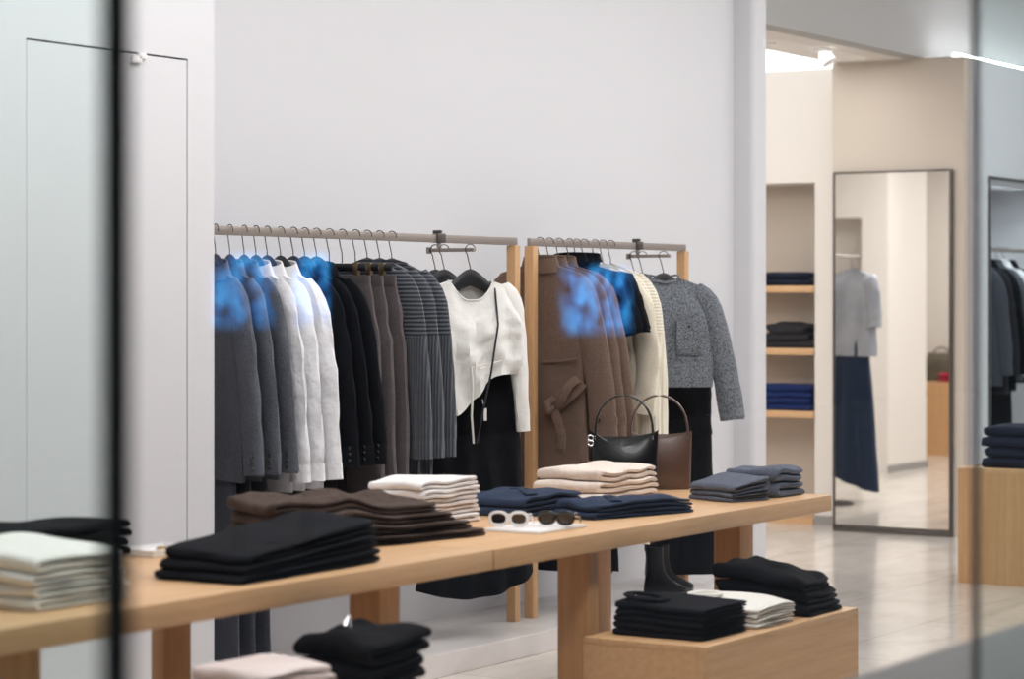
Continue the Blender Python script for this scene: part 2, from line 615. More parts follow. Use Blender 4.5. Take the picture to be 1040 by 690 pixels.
# rear rooms seen in the mirror
g = G()
NX2, NY2 = 9.02, 8.09
g.box((8.2, NY2, 0), (NX2, NY2 + 0.1, CZ), 0)
RY0 = 8.33
g.box((NX2 - 0.3, NY2 + 0.1, 0), (NX2, RY0, CZ), 0)
g.box((NX2 - 0.3, RY0, 2.13), (NX2, 9.9, CZ), 0)
g.box((NX2 - 0.36, RY0, 0), (NX2 - 0.3, 9.9, 2.2), 0)
g.box((8.2, NY2 + 0.1, 0), (8.3, 9.9, CZ), 0)
o = g.build('wall_rear', M['wall_warm'], smooth=False)
o['kind'] = 'structure'
struct('baseboard_rear', (8.19, NY2 - 0.012, 0), (NX2 + 0.012, NY2, 0.06), M['alu'])
struct('wall_far', (5.7, WB + 0.13, 0), (5.85, 10, CZ), M['wall_warm'])
struct('wall_end', (5.7, 9.9, 0), (14.6, 10.05, CZ), M['wall_warm'])

# ---------------------------------------------------------------- shop window
WY = 1.3
MXL = at(118, WY)
JX = at(991, WY)
SILL = 0.827
struct('trim_sill', (0.5, WY - 0.03, 0.0), (9.0, WY + 0.35, SILL), M['alu'], 0.004)
struct('trim_mullion', (MXL - 0.0098, WY - 0.009, SILL), (MXL + 0.0098, WY + 0.009, 3.62), M['mullion'], 0.002)
struct('trim_joint', (JX - 0.004, WY - 0.005, SILL), (JX + 0.004, WY + 0.005, 3.62), M['alu'], 0.001)
struct('window_1', (0.55, WY - 0.005, SILL), (MXL - 0.0098, WY + 0.005, 3.62), M['glass_green'])
struct('window_2', (MXL + 0.0098, WY - 0.005, SILL), (JX - 0.004, WY + 0.005, 3.62), M['glass'])
struct('window_3', (JX + 0.004, WY - 0.005, SILL), (9.0, WY + 0.005, 3.62), M['glass_teal'])
struct('wall_opposite_added', (-30, -14, -0.05), (60, -11.5, 14), M['added_facade'])  # added unseen block, keeps the street side of the glass reflections evenly dark
struct('wall_street', (9.0, WY - 0.05, 0), (17.4, WY + 0.06, 3.7), M['wall'])

# blue display screens across the street, seen only as reflections in the window
def screen(x0, x1, z0, z1, y, label):
    t = thing('display_screen', label, 'display screen', 'blue screens across the street', ((x0 + x1) / 2, y, 0))
    w = (x1 - x0) / 2
    g = G()
    g.box((-w, 0, z0), (w, 0.006, z1), 0.001)
    g.build('screen_panel', M['blue_screen'], t, smooth=False)
    g = G()
    g.box((-w - 0.02, -0.05, z0 - 0.02), (w + 0.02, -0.002, z1 + 0.02), 0.004)
    g.box((-0.05, -0.04, 0.0), (0.05, -0.01, z0 - 0.02), 0.004)
    g.box((-0.2, -0.2, -0.01), (0.2, 0.15, 0.008), 0.003)
    g.build('casing', M['mullion'], t)


VY = 8.7
def vscreen(p0, p1, q0, q1, label):
    xa, xb = at(p0, VY), at(p1, VY)
    d = VY * SN + 0.5 * (xa + xb) * CS
    d = 0.5 * (xa + xb) * CS + VY * SN
    z1 = EYE + (HY - q0) * d / FPX
    z0 = EYE + (HY - q1) * d / FPX
    screen(xa, xb, z0, z1, 2 * WY - VY, label)


vscreen(206, 284, 250, 340, 'blue lit screen whose reflection lies over the grey jackets')
vscreen(292, 338, 250, 338, 'blue lit screen whose reflection lies over the black blazers')
vscreen(562, 646, 264, 346, 'blue lit screen whose reflection lies over the black tops')

# ---------------------------------------------------------------- mirror on the wall x = 13.9
ya, yb, zb, zt = 5.575, 6.362, 0.03, 2.242
t = thing('wall_mirror_panel', 'tall dark-framed full-length mirror standing against the tan wall', 'mirror', None, (MX, (ya + yb) / 2, 0))
hw = (yb - ya) / 2
g = G()
g.box((-0.024, -hw + 0.012, zb + 0.012), (-0.018, hw - 0.012, zt - 0.012), 0)
g.build('mirror_glass', M['mirror'], t, smooth=False)
g = G()
g.box((-0.035, -hw, 0.0), (-0.002, -hw + 0.016, zt), 0.001)
g.box((-0.035, hw - 0.01, 0.0), (-0.002, hw, zt), 0.001)
g.box((-0.035, -hw + 0.016, zt - 0.01), (-0.002, hw - 0.01, zt), 0.001)
g.box((-0.035, -hw + 0.016, 0.0), (-0.002, hw - 0.01, zb), 0.001)
g.build('frame', M['steel'], t)

# small ceiling fittings in the passage
t = thing('ceiling_spotlight', 'small white tilted spotlight on the passage ceiling', 'spotlight', None, (13.05, 6.05, CZ))
g = G()
g.tube([(0, 0, 0), (0, 0, -0.02)], 0.055, 20)
g.build('base_plate', M['white_plastic'], t)
g = G()
g.tube([(0, 0, -0.018), (0, -0.015, -0.05), (0, -0.04, -0.085)], [0.028, 0.04, 0.045], 20)
g.build('lamp_head', M['white_plastic'], t)
t = thing('smoke_detector', 'flat round disc on the passage ceiling beside the spotlight', 'smoke detector', None, (12.6, 6.2, CZ))
g = G()
g.tube([(0, 0, 0), (0, 0, -0.012), (0, 0, -0.022)], [0.06, 0.058, 0.045], 20)
g.build('disc', M['wall_warm'], t)


# ================================================================ FURNITURE
TZ, TT = 0.75, 0.057
def table(label, x0, x1, y0, y1, legs):
    cx, cy = (x0 + x1) / 2, (y0 + y1) / 2
    t = thing('display_table', label, 'table', 'long oak display tables', (cx, cy, 0))
    hx, hy = (x1 - x0) / 2, (y1 - y0) / 2
    g = G()
    g.box((-hx, -hy, TZ - TT), (hx, hy, TZ), 0.002)
    g.build('table_top', M['oak'], t)
    for (lx, ly, wx, wy) in legs:
        g = G()
        g.box((lx - cx, ly - cy, 0.0), (lx - cx + wx, ly - cy + wy, TZ - TT - 0.0005), 0.002)
        g.build('leg', M['oak_z'], t)
    return t


TX0, TXM, TX1, TY0, TY1 = 3.2, 5.69, 7.93, 3.645, 4.46
table('oak display table holding the white knits and black trousers, ending at the seam', TX0, TXM - 0.002, TY0, TY1,
      [(3.92, 3.74, 0.06, 0.1), (5.275, 3.74, 0.095, 0.1), (3.92, 4.26, 0.095, 0.1), (5.03, 4.28, 0.115, 0.045)])
table('oak display table holding the handbags, sunglasses and jeans', TXM + 0.002, TX1, TY0 - 0.003, TY1,
      [(6.31, 3.7, 0.06, 0.11), (7.36, 3.72, 0.1, 0.1), (6.09, 4.3, 0.06, 0.1), (7.36, 4.28, 0.1, 0.1)])


def plinth(name, label, x0, x1, y0, y1, z, m):
    t = thing(name, label, 'plinth', None, ((x0 + x1) / 2, (y0 + y1) / 2, 0))
    hx, hy = (x1 - x0) / 2, (y1 - y0) / 2
    g = G()
    g.box((-hx, -hy, z - 0.02), (hx, hy, z), 0.0008)
    g.build('top_board', M['oak'], t)
    g = G()
    g.box((-hx, -hy, 0), (hx, hy, z - 0.0201), 0.0)
    g.build('body', m, t)
    return t


plinth('display_plinth', 'low oak plinth carrying the black polos and cream tees', 6.17, 7.225, 3.225, 3.636, 0.45, M['oak'])
plinth('display_plinth', 'low oak plinth under the pale pink tees and black jeans heap', 4.15, 5.1, 3.25, 3.636, 0.45, M['oak'])
plinth('display_plinth', 'oak box on the floor by the recess, carrying dark denim', 11.68, 12.1, 4.05, 4.66, 0.59, M['oak_z'])


# ---------------------------------------------------------------- clothes racks
def rack(label, x0, x1, left_post=True):
    t = thing('clothes_rack', label, 'clothes rack', 'clothes racks on the platform', ((x0 + x1) / 2, RAILY, PLZ))
    h = (x1 - x0) / 2
    for sx in ((-1, 1) if left_post else (1,)):
        g = G()
        xa = sx * h
        xb = xa - sx * 0.042
        g.box((min(xa, xb), -0.022, 0.0), (max(xa, xb), 0.022, RAILZ - PLZ - 0.0165), 0.003)
        g.build('post', M['oak_z'], t)
    g = G()
    g.box((-h, -0.008, RAILZ - PLZ - 0.016), (h, 0.008, RAILZ - PLZ + 0.0165), 0.002)
    g.build('rail', M['rail'], t)
    return t, h


rk1, h1 = rack('longer wood and metal clothes rack holding grey jackets and white shirts', XD + 0.08, 8.655)
rk2, h2 = rack('shorter wood and metal clothes rack holding the brown coats', 8.755, 10.165)


def bracket(rk, xw, depth=0.17):
    """clamp on the rail with an arm that carries face-out hangers"""
    x = xw - rk.location.x
    z = RAILZ - PLZ
    g = G()
    g.box((x - 0.03, -0.014, z - 0.017), (x + 0.03, 0.014, z + 0.021), 0.003)
    g.box((x - 0.018, -0.02, z + 0.0215), (x - 0.004, 0.02, z + 0.034), 0.003)
    g.build('clamp', M['steel'], rk)
    g = G()
    g.box((x - 0.008, -depth, z - 0.0535), (x + 0.008, 0.05, z - 0.0385), 0.002)
    g.box((x - 0.008, -0.006, z - 0.038), (x + 0.008, 0.006, z - 0.0175), 0.0)
    g.box((x - 0.012, 0.04, z - 0.06), (x + 0.012, 0.055, z - 0.034), 0.002)
    g.build('arm', M['rail'], rk)


FX1 = at(467, RAILY - 0.1)
FX2 = at(667, RAILY - 0.1)
bracket(rk1, FX1)
bracket(rk2, FX2)

# ---------------------------------------------------------------- hangers
def arc(cy, cz, r, a0, a1, n):
    return [(0, cy + r * math.cos(a0 + (a1 - a0) * k / n), cz + r * math.sin(a0 + (a1 - a0) * k / n)) for k in range(n + 1)]


HZ = -0.098        # hanger neck below the rail centre
_hp = {}


def hanger_proto(kind):
    if kind in _hp:
        return copy_tree(_hp[kind])
    t = thing('hanger', 'h', 'hanger', None)
    g = G()
    W = 0.102 if kind == 'suit' else 0.077
    if kind == 'clip':
        g.tube([(0, y, HZ - 0.025) for y in (-0.17, -0.165, 0, 0.165, 0.17)], [(0.004, 0.01), (0.006, 0.014), (0.007, 0.016), (0.006, 0.014), (0.004, 0.01)], 10, up=Vector((1, 0, 0)))
    else:
        pts, rad = [], []
        for k in range(-12, 13):
            s = k / 12
            y = W * s
            z = HZ - 0.012 - 0.06 * abs(s) ** 1.25 if kind == 'suit' else HZ - 0.004 - 0.066 * abs(s) ** 1.7
            pts.append((0, y, z))
            th = 0.006 + 0.0025 * abs(s)
            rad.append((th * (1.25 if kind == 'suit' else 1), (0.0125 + 0.008 * (1 - abs(s))) if kind != 'suit' else 0.018 + 0.018 * (1 - abs(s))))
        g.tube(pts, rad, 10, up=Vector((1, 0, 0)))
    g.build('hanger_body', M['hanger'], t)
    g = G()
    p = [(0, 0.0, HZ - 0.008), (0, 0.001, HZ + 0.03), (0, 0.008, HZ + 0.055)] + arc(0, 0, 0.0222, -0.9, PI * 1.05, 14)
    g.tube(p, 0.0022, 6)
    g.build('hook', M['hook'], t)
    if kind == 'clip':
        for y in (-0.125, 0.125):
            g = G()
            g.box((-0.009, y - 0.012, HZ - 0.085), (0.009, y + 0.012, HZ - 0.008), 0.002)
            g.build('clip', M['brass'], t)
    _hp[kind] = t
    return t


def hanger(x, label, yaw=0.0, y=RAILY, z=RAILZ, kind='wide', group='black hangers on the racks'):
    t = hanger_proto(kind)
    t.location = (x, y, z)
    t.rotation_euler = (0, 0, yaw)
    t['label'] = label
    t['group'] = group
    return t


# ---------------------------------------------------------------- garment surfaces (local: width on Y, thickness on X, z=0 at hanger neck)
def shell(g, hw, ztop, zbot, T, n=44, m=26, neck=0.42, fold=(0.0, 9, 0), seed=0, mi=0, mif=None, vexp=1.25, top=True, yoff=0.0, hem=0.9, pw=0.62, nz=0.005):
    rings = []
    for l in range(m + 1):
        v = (l / m) ** vexp
        ring = []
        for k in range(n):
            a = 2 * PI * k / n
            u, s = math.cos(a), math.sin(a)
            y = yoff + u * hw(v)
            x = math.copysign(abs(s) ** pw, s) * T(v)
            zt = ztop(u)
            zb = zbot(u) if callable(zbot) else zbot
            z = lerp(zt, zb, v)
            fa = fold[0] * sm(v * 1.6)
            x += fa * math.sin(fold[1] * u + fold[2] + 1.2 * noise.noise(Vector((u * 2, v * 2, seed))))
            x += nz * sm(v * 3) * noise.noise(Vector((u * 3, v * 5, seed * 3.3 + (1 if s > 0 else 0))))
            y += 0.012 * sm(v * 2) * noise.noise(Vector((u * 1.5, v * 4, seed * 1.7 + 9)))
            ring.append((x, y, z))
        rings.append(ring)
    last = rings[-1]
    c = sum((Vector(p) for p in last), Vector()) / n
    rings.append([(c.x + (p[0] - c.x) * hem, c.y + (p[1] - c.y) * (0.5 + hem / 2), p[2] + 0.012) for p in last])
    o = len(g.v)
    g.loft(rings, mi=mi, mif=mif)
    if top:
        for i in range(n // 2):
            um = math.cos(2 * PI * (i + 0.5) / n)
            if abs(um) < neck:
                continue
            a, b = o + i, o + i + 1
            c2, d = o + (n - i - 1) % n, o + (n - i) % n
            f = [a, b, c2, d]
            f = list(dict.fromkeys(f))
            if len(f) >= 3:
                g.f.append(tuple(f))
                g.mi.append(mi)


def sleeve_pts(side, y0, z0, flare, length, fwd=0.0, bend=0.03, n=18):
    pts = []
    for k in range(n + 1):
        t = k / n
        y = y0 + 0.035 * sm(t * 6) + flare * t + bend * math.sin(t * PI)
        z = z0 - length * t ** 0.97
        if t < 0.18:
            z += 0.012 * (1 - t / 0.18)
        x = fwd * t * t
        pts.append((x, side * y, z))
    return pts


def sleeve(name, parent, side, m, y0=0.165, z0=-0.05, flare=0.09, length=0.66, r0=(0.034, 0.062), r1=(0.034, 0.05), fwd=0.0, seed=0, cuff=None, wob=0.16, mif=None, bend=0.02, n=18):
    g = G()
    # the arm nearest the wall hangs straighter
    pts = sleeve_pts(side, y0, z0, flare if side < 0 else min(flare, 0.055), length, fwd, bend, n)
    k = len(pts)
    rad = []
    for i in range(k):
        t = i / (k - 1)
        r = (lerp(r0[0], r1[0], t), lerp(r0[1], r1[1], t))
        e = sm(0.45 + t * 6)
        rad.append((r[0] * e, r[1] * e))
    g.tube(pts, rad, 18, cap=False, wob=wob, seed=seed, mif=mif)
    # dark open end turned in
    p, q = Vector(pts[-1]), Vector(pts[-1]) + Vector((0, 0, 0.03))
    g.tube([p, p + Vector((0, 0, 0.004)), q], [rad[-1], (rad[-1][0] * 0.85, rad[-1][1] * 0.88), (rad[-1][0] * 0.8, rad[-1][1] * 0.8)], 18, cap=False)
    o = g.build(name, m, parent)
    if cuff:
        c = G()
        h, mc, ex = cuff
        d = Vector(pts[-1]) - Vector(pts[-3])
        d.normalize()
        c.tube([Vector(pts[-1]) - d * h, Vector(pts[-1]) - d * h * 0.5, Vector(pts[-1]) + d * 0.002], [(rad[-1][0] + ex, rad[-1][1] + ex)] * 3, 18, cap=False)
        c.build('cuff', mc, o)
    return o, pts


def band(name, parent, m, r0=(0.021, 0.08), h=0.035, flare=0.012, fall=0.03, drop=0.02, z=0.014):
    """collar: a stand around the neck with a fall folded down outside it"""
    g = G()
    n = 28
    def ring(a, b, zz, dip):
        return [(a * math.cos(2 * PI * k / n), b * math.sin(2 * PI * k / n), zz - dip * (0.5 - 0.5 * math.cos(2 * PI * k / n))) for k in range(n)]
    rings = [ring(r0[0], r0[1], z, drop), ring(r0[0], r0[1] * 0.95, z + h, drop)]
    if fall:
        rings += [ring(r0[0] + 0.004, r0[1] + 0.002, z + h + 0.003, drop), ring(r0[0] + 0.006, r0[1] + flare, z + h - fall * 0.5, drop), ring(r0[0] + 0.006, r0[1] + flare * 2.0, z + h - fall, drop)]
    g.loft(rings)
    return g.build(name, m, parent)


def button(g, p, r=0.006, d=Vector((-1, 0, 0))):
    p = Vector(p)
    g.tube([p, p + d * 0.002, p + d * 0.004], [r, r, r * 0.8], 10, up=Vector((0, 0, 1)))


def root(name, label, cat, group, x, yaw, y=RAILY, z=RAILZ + HZ):
    return thing(name, label, cat, group, (x, y, z), yaw)


def shoulder(slope=0.055, w=0.2, dip=0.0):
    return lambda u: 0.014 - slope * abs(u) ** 1.2 - dip * max(0.0, 1 - abs(u) / 0.34)


def jacket(label, x, yaw, mat, length, sl, group, cat='jacket', name='jacket', sw=0.168, hem=0.225, T=0.0225, flare=0.09, seed=0, collar=True, buttons=True, cuff=None, r1=(0.026, 0.05), r0=(0.026, 0.062), y=RAILY, fwd=0.0, wob=0.16):
    t = root(name, label, cat, group, x, yaw, y)
    t.location.z -= 0.04
    g = G()
    shell(g, lambda v: lerp(sw - 0.008, hem, sm(v * 1.1)), shoulder(), -length, lambda v: T * (0.48 + 0.52 * sm(v * 4)), fold=(0.003, 8, 0), seed=seed, neck=0.5)
    g.build('body', mat, t)
    for sd in (-1, 1):
        o, pts = sleeve('sleeve', t, sd, mat, y0=0.13, flare=flare + 0.025, length=sl, seed=seed + sd, cuff=cuff, r1=r1, r0=r0, fwd=fwd, wob=wob)
        if buttons:
            b = G()
            e = Vector(pts[-1])
            for k in range(3):
                p = Vector(pts[-2]) + Vector((-r1[0] * 0.8, sd * r1[1] * 0.55, -0.012 + k * 0.022))
                button(b, p, 0.0075)
            b.build('cuff_buttons', M['acetate_black'], o)
    if collar:
        band('collar', t, mat, h=0.022, fall=0.05, flare=0.017, drop=0.03)
    return t


def trousers(label, x, yaw, mat, top, length, group, w0=0.17, w1=0.25, T=0.026, nz=0.006, bell=0.54, seed=0, y=RAILY, name='trousers', cat='trousers', legs=True, flat=0.0):
    t = thing(name, label, cat, group, (x, y, RAILZ + HZ + top), yaw)
    cr = 0.27
    g = G()
    shell(g, lambda v: lerp(w0, w1 * 0.86, v), lambda u: 0.0, -cr, lambda v: T * (0.75 + 0.25 * v), seed=seed, m=10, top=False, hem=0.98, fold=(0.002 if nz > 0.003 else 0.0, 7, seed), nz=nz)
    for sd in (-1, 1):
        shell(g, lambda v: lerp(w1 * 0.41, w1 * bell, v), lambda u: -cr + 0.03, -length, lambda v: T * (0.92 + 0.08 * v), seed=seed + sd, m=22, top=False, n=26, yoff=sd * w1 * 0.43, fold=(0.005 if nz > 0.003 else 0.002, 5, seed), vexp=1.0, nz=nz)
    g.build('trouser_legs', mat, t)
    g = G()
    rr = []
    for zz, k in ((0.004, 0.98), (0.006, 1.02), (-0.032, 1.03), (-0.034, 1.0)):
        rr.append([(math.copysign(abs(math.sin(a)) ** 0.62, math.sin(a)) * T * 0.8 * k, math.cos(a) * w0 * k, zz) for a in [2 * PI * q / 36 for q in range(36)]])
    g.loft(rr)
    g.build('waistband', mat, t)
    return t


# ================================================================ RACK 1
xs = lambda px: at(px, RAILY)
G1 = 'garments on the longer rack'
ordn = ['first', 'second', 'third', 'fourth']
# grey jackets over grey trousers
for i, (px, yw) in enumerate(((219, 24), (233.5, 22), (248, 20))):
    x, yaw = xs(px), -math.radians(yw)
    jacket(f'{ordn[i]} mottled grey wool jacket counting from the white wall edge', x, yaw, M['grey_wool'], 0.74, 0.66, 'grey wool jackets', seed=3 + i, r1=(0.026, 0.058), flare=0.10)
    hanger(x, f'black hanger inside the {ordn[i]} grey wool jacket from the wall edge', yaw)
    trousers(f'long grey wide trousers hanging below the {ordn[i]} grey jacket', x, yaw, M['grey_wool_dark'], -0.36, 1.06, 'grey trousers under the jackets', w0=0.11, w1=0.165, T=0.0095, nz=0.002, bell=0.68, seed=20 + i)
# white shirts
for i, (px, yw) in enumerate(((260, 17), (271.5, 14), (285, 10))):
    x, yaw = xs(px), -math.radians(yw)
    t = jacket(f'{ordn[i]} white cotton shirt counting from the grey jackets', x, yaw, M['white_cotton'], 0.79, 0.70, 'white cotton shirts', cat='shirt', name='shirt', seed=8 + i, buttons=False, T=0.0215,
               cuff=(0.06, M['white_cotton'], 0.002), r0=(0.024, 0.066), r1=(0.023, 0.046), flare=0.085, wob=0.34)
    hanger(x, f'black hanger inside the {ordn[i]} white shirt', yaw)
# black blazers over dark brown trousers
for i, px in enumerate((298, 309.5, 321.5)):
    x, yaw = xs(px), -math.radians((7, 4, 2)[i])
    jacket(f'{ordn[i]} black wool blazer counting from the white shirts', x, yaw, M['black_wool'], 0.70, 0.66, 'black wool blazers', cat='blazer', name='blazer', seed=13 + i, flare=0.085, r1=(0.026, 0.055))
    hanger(x, f'black hanger inside the {ordn[i]} black blazer', yaw)
    trousers(f'dark brown trousers hanging below the {ordn[i]} black blazer', x, yaw, M['dark_brown'], -0.34, 0.86, 'dark brown trousers under the blazers', w0=0.11, w1=0.165, T=0.0095, nz=0.002, bell=0.6, seed=30 + i)
# charcoal brown trousers on clip hangers
for i, px in enumerate((334.5, 347.5, 361)):
    x = xs(px)
    trousers(f'{ordn[i]} charcoal brown trousers on a clip hanger, counting from the blazers', x, 0, M['charcoal_brown'], -0.062, 1.02, 'charcoal brown trousers on clip hangers', w0=0.185, w1=0.275, T=0.026, seed=40 + i)
    hanger(x, f'clip hanger with bronze clips holding the {ordn[i]} charcoal brown trousers', 0, kind='clip', group='clip hangers')
# ribbed sweaters
for i, px in enumerate((373, 385.5, 398)):
    x = xs(px)
    t = root('sweater', f'{ordn[i]} ribbed charcoal sweater counting from the brown trousers', 'sweater', 'ribbed charcoal sweaters', x, 0)
    g = G()
    shell(g, lambda v: lerp(0.17, 0.185, sm(v)), shoulder(0.065), -0.84, lambda v: 0.024 * (0.48 + 0.52 * sm(v * 4)), fold=(0.003, 5, i), seed=50 + i, mif=lambda j: 1 if j < 11 else 0)
    g.build('body', [M['rib_v'], M['rib_h']], t)
    for sd in (-1, 1):
        sleeve('sleeve', t, sd, [M['rib_v'], M['rib_h']], y0=0.14, flare=0.075, length=0.70, r0=(0.027, 0.062), r1=(0.027, 0.05), seed=55 + i + sd, mif=lambda j: 1 if j < 6 else 0, cuff=(0.075, M['rib_v'], -0.001), wob=0.1)
    band('neckband', t, M['rib_v'], h=0.016, fall=0, drop=0.03, z=-0.012)
    hanger(x, f'black hanger inside the {ordn[i]} ribbed sweater', 0)


# ---- face-out pieces on rack 1
def face_root(name, label, cat, group, x, y, z, deg):
    # front of the piece (local -X) turned to face -Y, less `deg` towards -X
    return thing(name, label, cat, group, (x, y, z), math.radians(90 - deg))


fy = RAILY - 0.15
FZ = RAILZ - 0.046     # arm centre: hooks loop over it
DEG1 = 30
hz = FZ + HZ
hanger(FX1, 'black hanger facing out and carrying the white crepe blouse', math.radians(90 - DEG1), fy, FZ, kind='suit')
for k, dy in enumerate((-0.025, 0.018)):
    lab = ['nearer of the two', 'farther of the two'][k]
    hanger(FX1, f'{lab} empty-looking dark hangers behind the white blouse', math.radians(90 - DEG1), RAILY + dy, FZ, kind='suit', group='dark hangers behind the blouse')
t = face_root('blouse', 'white crepe drawstring blouse facing out at the end of the longer rack', 'blouse', None, FX1, fy, hz, DEG1)


def ztop_scoop(u):
    a = abs(u)
    return 0.0 - 0.06 * a ** 1.1


def blouse_bottom(u):
    # gathered: hangs lowest on the side by the sweaters, caught up on the other
    return -0.56 + 0.16 * sm((0.55 - u) / 1.1)


g = G()
rings = []
n, m = 60, 30
for l in range(m + 1):
    v = (l / m) ** 1.15
    ring = []
    for k in range(n):
        a = 2 * PI * k / n
        u, s = math.cos(a), math.sin(a)
        w = lerp(0.195, 0.225, sm(v * 2)) - 0.03 * sm((v - 0.8) * 5)
        y = u * w
        zt = ztop_scoop(u)
        if s < 0:
            zt -= 0.105 * max(0, 1 - (abs(u) / 0.5) ** 2)
        else:
            zt -= 0.02 * max(0, 1 - (abs(u) / 0.5) ** 2)
        z = lerp(zt, blouse_bottom(u), v)
        T = 0.021 + 0.053 * sm(v * 2.2)
        x = math.copysign(abs(s) ** 0.6, s) * T
        x += 0.016 * sm(v * 2) * math.sin(12 * u + 5 * v + 2.2 * noise.noise(Vector((u * 2.5, v * 4, 4)))) + 0.012 * sm(v * 3) * noise.noise(Vector((u * 5, v * 9, 8)))
        ring.append((x, y, z))
    rings.append(ring)
last = rings[-1]
rings.append([(p[0] * 0.7, p[1] * 0.92, p[2] + 0.02) for p in last])
o0 = len(g.v)
g.loft(rings)
for i in range(n // 2):
    um = math.cos(2 * PI * (i + 0.5) / n)
    if abs(um) < 0.5:
        continue
    f = list(dict.fromkeys([o0 + i, o0 + i + 1, o0 + (n - i - 1) % n, o0 + (n - i) % n]))
    if len(f) >= 3:
        g.f.append(tuple(f))
        g.mi.append(0)
g.build('body', M['white_gauze'], t)
for sd in (-1, 1):
    sleeve('sleeve', t, sd, M['white_gauze'], y0=0.15, z0=-0.05, flare=0.055, length=0.58, r0=(0.028, 0.05), r1=(0.022, 0.028), seed=61 + sd, bend=0.005, wob=0.22, cuff=(0.04, M['white_gauze'], 0.001))
g = G()        # neck binding follows the scoop
pts = []
for k in range(n):
    a = 2 * PI * k / n
    u, s = math.cos(a) * 0.5, math.sin(a)
    zt = ztop_scoop(u) - (0.105 if s < 0 else 0.02) * max(0, 1 - (abs(u) / 0.5) ** 2)
    pts.append((math.copysign(abs(s) ** 0.6, s) * 0.0225, u * 0.195, zt + 0.002))
g.tube(pts, 0.0035, 6, closed=True)
g.build('neck_binding', M['white_gauze'], t)
g = G()
g.tube([(-0.086, 0.04, -0.37), (-0.092, 0.035, -0.45), (-0.09, 0.04, -0.56), (-0.088, 0.03, -0.67)], 0.0045, 6)
g.tube([(-0.088, 0.04, -0.37), (-0.092, -0.02, -0.36), (-0.09, -0.09, -0.345)], 0.0035, 6)
g.build('drawstring', M['cord_white'], t)
g = G()
g.tube([(-0.02, -0.1, -0.055), (-0.078, -0.085, -0.2), (-0.1, -0.04, -0.4), (-0.102, 0.0, -0.56), (-0.1, 0.02, -0.67)], 0.0042, 6)
g.build('neck_strap', M['cord_black'], t)['label'] = 'thin black strap hanging down the front'

# black skirt under the blouse
t = face_root('skirt', 'long black skirt below the white blouse, hanging from a bronze clip', 'skirt', None, FX1 + 0.075, fy + 0.02, hz - 0.36, DEG1)
g = G()
shell(g, lambda v: lerp(0.15, 0.26, v ** 0.8), lambda u: 0.0, lambda u: -0.93 + 0.06 * u * u - 0.03 * u, lambda v: lerp(0.025, 0.075, v), n=72, m=26, top=False, fold=(0.016, 12, 1), seed=71, vexp=1.0)
g.build('skirt_panel', M['black_cloth'], t)
g = G()
rr = []
for zz, k in ((0.0, 0.97), (0.003, 1.02), (-0.04, 1.06), (-0.042, 1.0)):
    rr.append([(math.copysign(abs(math.sin(a)) ** 0.62, math.sin(a)) * 0.027 * k, math.cos(a) * 0.157 * k, zz) for a in [2 * PI * q / 36 for q in range(36)]])
g.loft(rr)
g.build('waistband', M['black_cloth'], t)
g = G()
g.box((-0.034, 0.118, -0.028), (-0.024, 0.142, 0.045), 0.002)
g.build('clip', M['brass'], t)
g = G()
g.tube([(-0.062, 0.005, -0.14), (-0.068, 0.0, -0.17)], 0.002, 6)
g.box((-0.078, -0.008, -0.225), (-0.075, 0.006, -0.175), 0.001)
g.build('hang_tag', M['white_plastic'], t)
# ================================================================ RACK 2
# brown coats
for i, (px, yw) in enumerate(((544.5, 0), (554, 0), (564, 0))):
    x = xs(px) + 0.032
    t = root('coat', ['first long brown wool coat, belt tied at its front, beside the wood post', 'second long brown wool coat, between two others', 'third long brown wool coat, next to the black tops'][i], 'coat', 'brown wool coats', x, 0)
    g = G()
    shell(g, lambda v: lerp(0.205, 0.25, sm(v * 1.1)), shoulder(0.05), -1.16, lambda v: 0.024 * (0.48 + 0.52 * sm(v * 6)), fold=(0.005, 7, i), seed=80 + i, m=34)
    g.build('body', M['brown_wool'], t)
    for sd in (-1, 1):
        so, pts = sleeve('sleeve', t, sd, M['brown_wool'], y0=0.165, flare=0.12, length=0.70, r0=(0.026, 0.068), r1=(0.027, 0.066), seed=83 + i + sd, wob=0.1)
        e = Vector(pts[-3])
        g = G()
        g.tube([e + Vector((0, 0, 0.035)), e + Vector((0, 0, 0.0))], [(0.0285, 0.069)] * 2, 18, cap=False)
        g.build('cuff_strap', M['brown_wool'], so)
        g = G()
        button(g, e + Vector((-0.0285, -0.01 * sd, 0.018)), 0.012)
        g.build('cuff_button', M['leather_black'], so)
    band('collar', t, M['brown_wool'], r0=(0.022, 0.08), h=0.03, flare=0.012, fall=0.06)
    if i == 0:
        g = G()       # storm flap, then the belt with its knot
        g.tube([(-0.031, -0.2, -0.4), (-0.032, -0.12, -0.41), (-0.032, -0.03, -0.415)], (0.004, 0.006), 8)
        g.build('front_flap', M['brown_wool'], t)
        g = G()
        g.tube([(-0.03, -0.235, -0.5), (-0.045, -0.2, -0.54), (-0.05, -0.15, -0.58), (-0.05, -0.11, -0.61)], [(0.006, 0.022)] * 4, 10)
        g.tube([(-0.05, -0.11, -0.61), (-0.075, -0.085, -0.62), (-0.07, -0.075, -0.59), (-0.05, -0.09, -0.575), (-0.06, -0.11, -0.59)], [(0.012, 0.02)] * 5, 10)
        g.tube([(-0.05, -0.11, -0.61), (-0.08, -0.15, -0.58), (-0.075, -0.19, -0.51), (-0.05, -0.22, -0.48)], [(0.007, 0.02)] * 4, 10)
        g.tube([(-0.06, -0.11, -0.62), (-0.07, -0.13, -0.66), (-0.065, -0.15, -0.73), (-0.06, -0.14, -0.78)], [(0.006, 0.021)] * 4, 10)
        g.build('belt', M['brown_wool'], t)
    hanger(x, f'black hanger inside the {ordn[i]} brown coat from the wood post', 0)
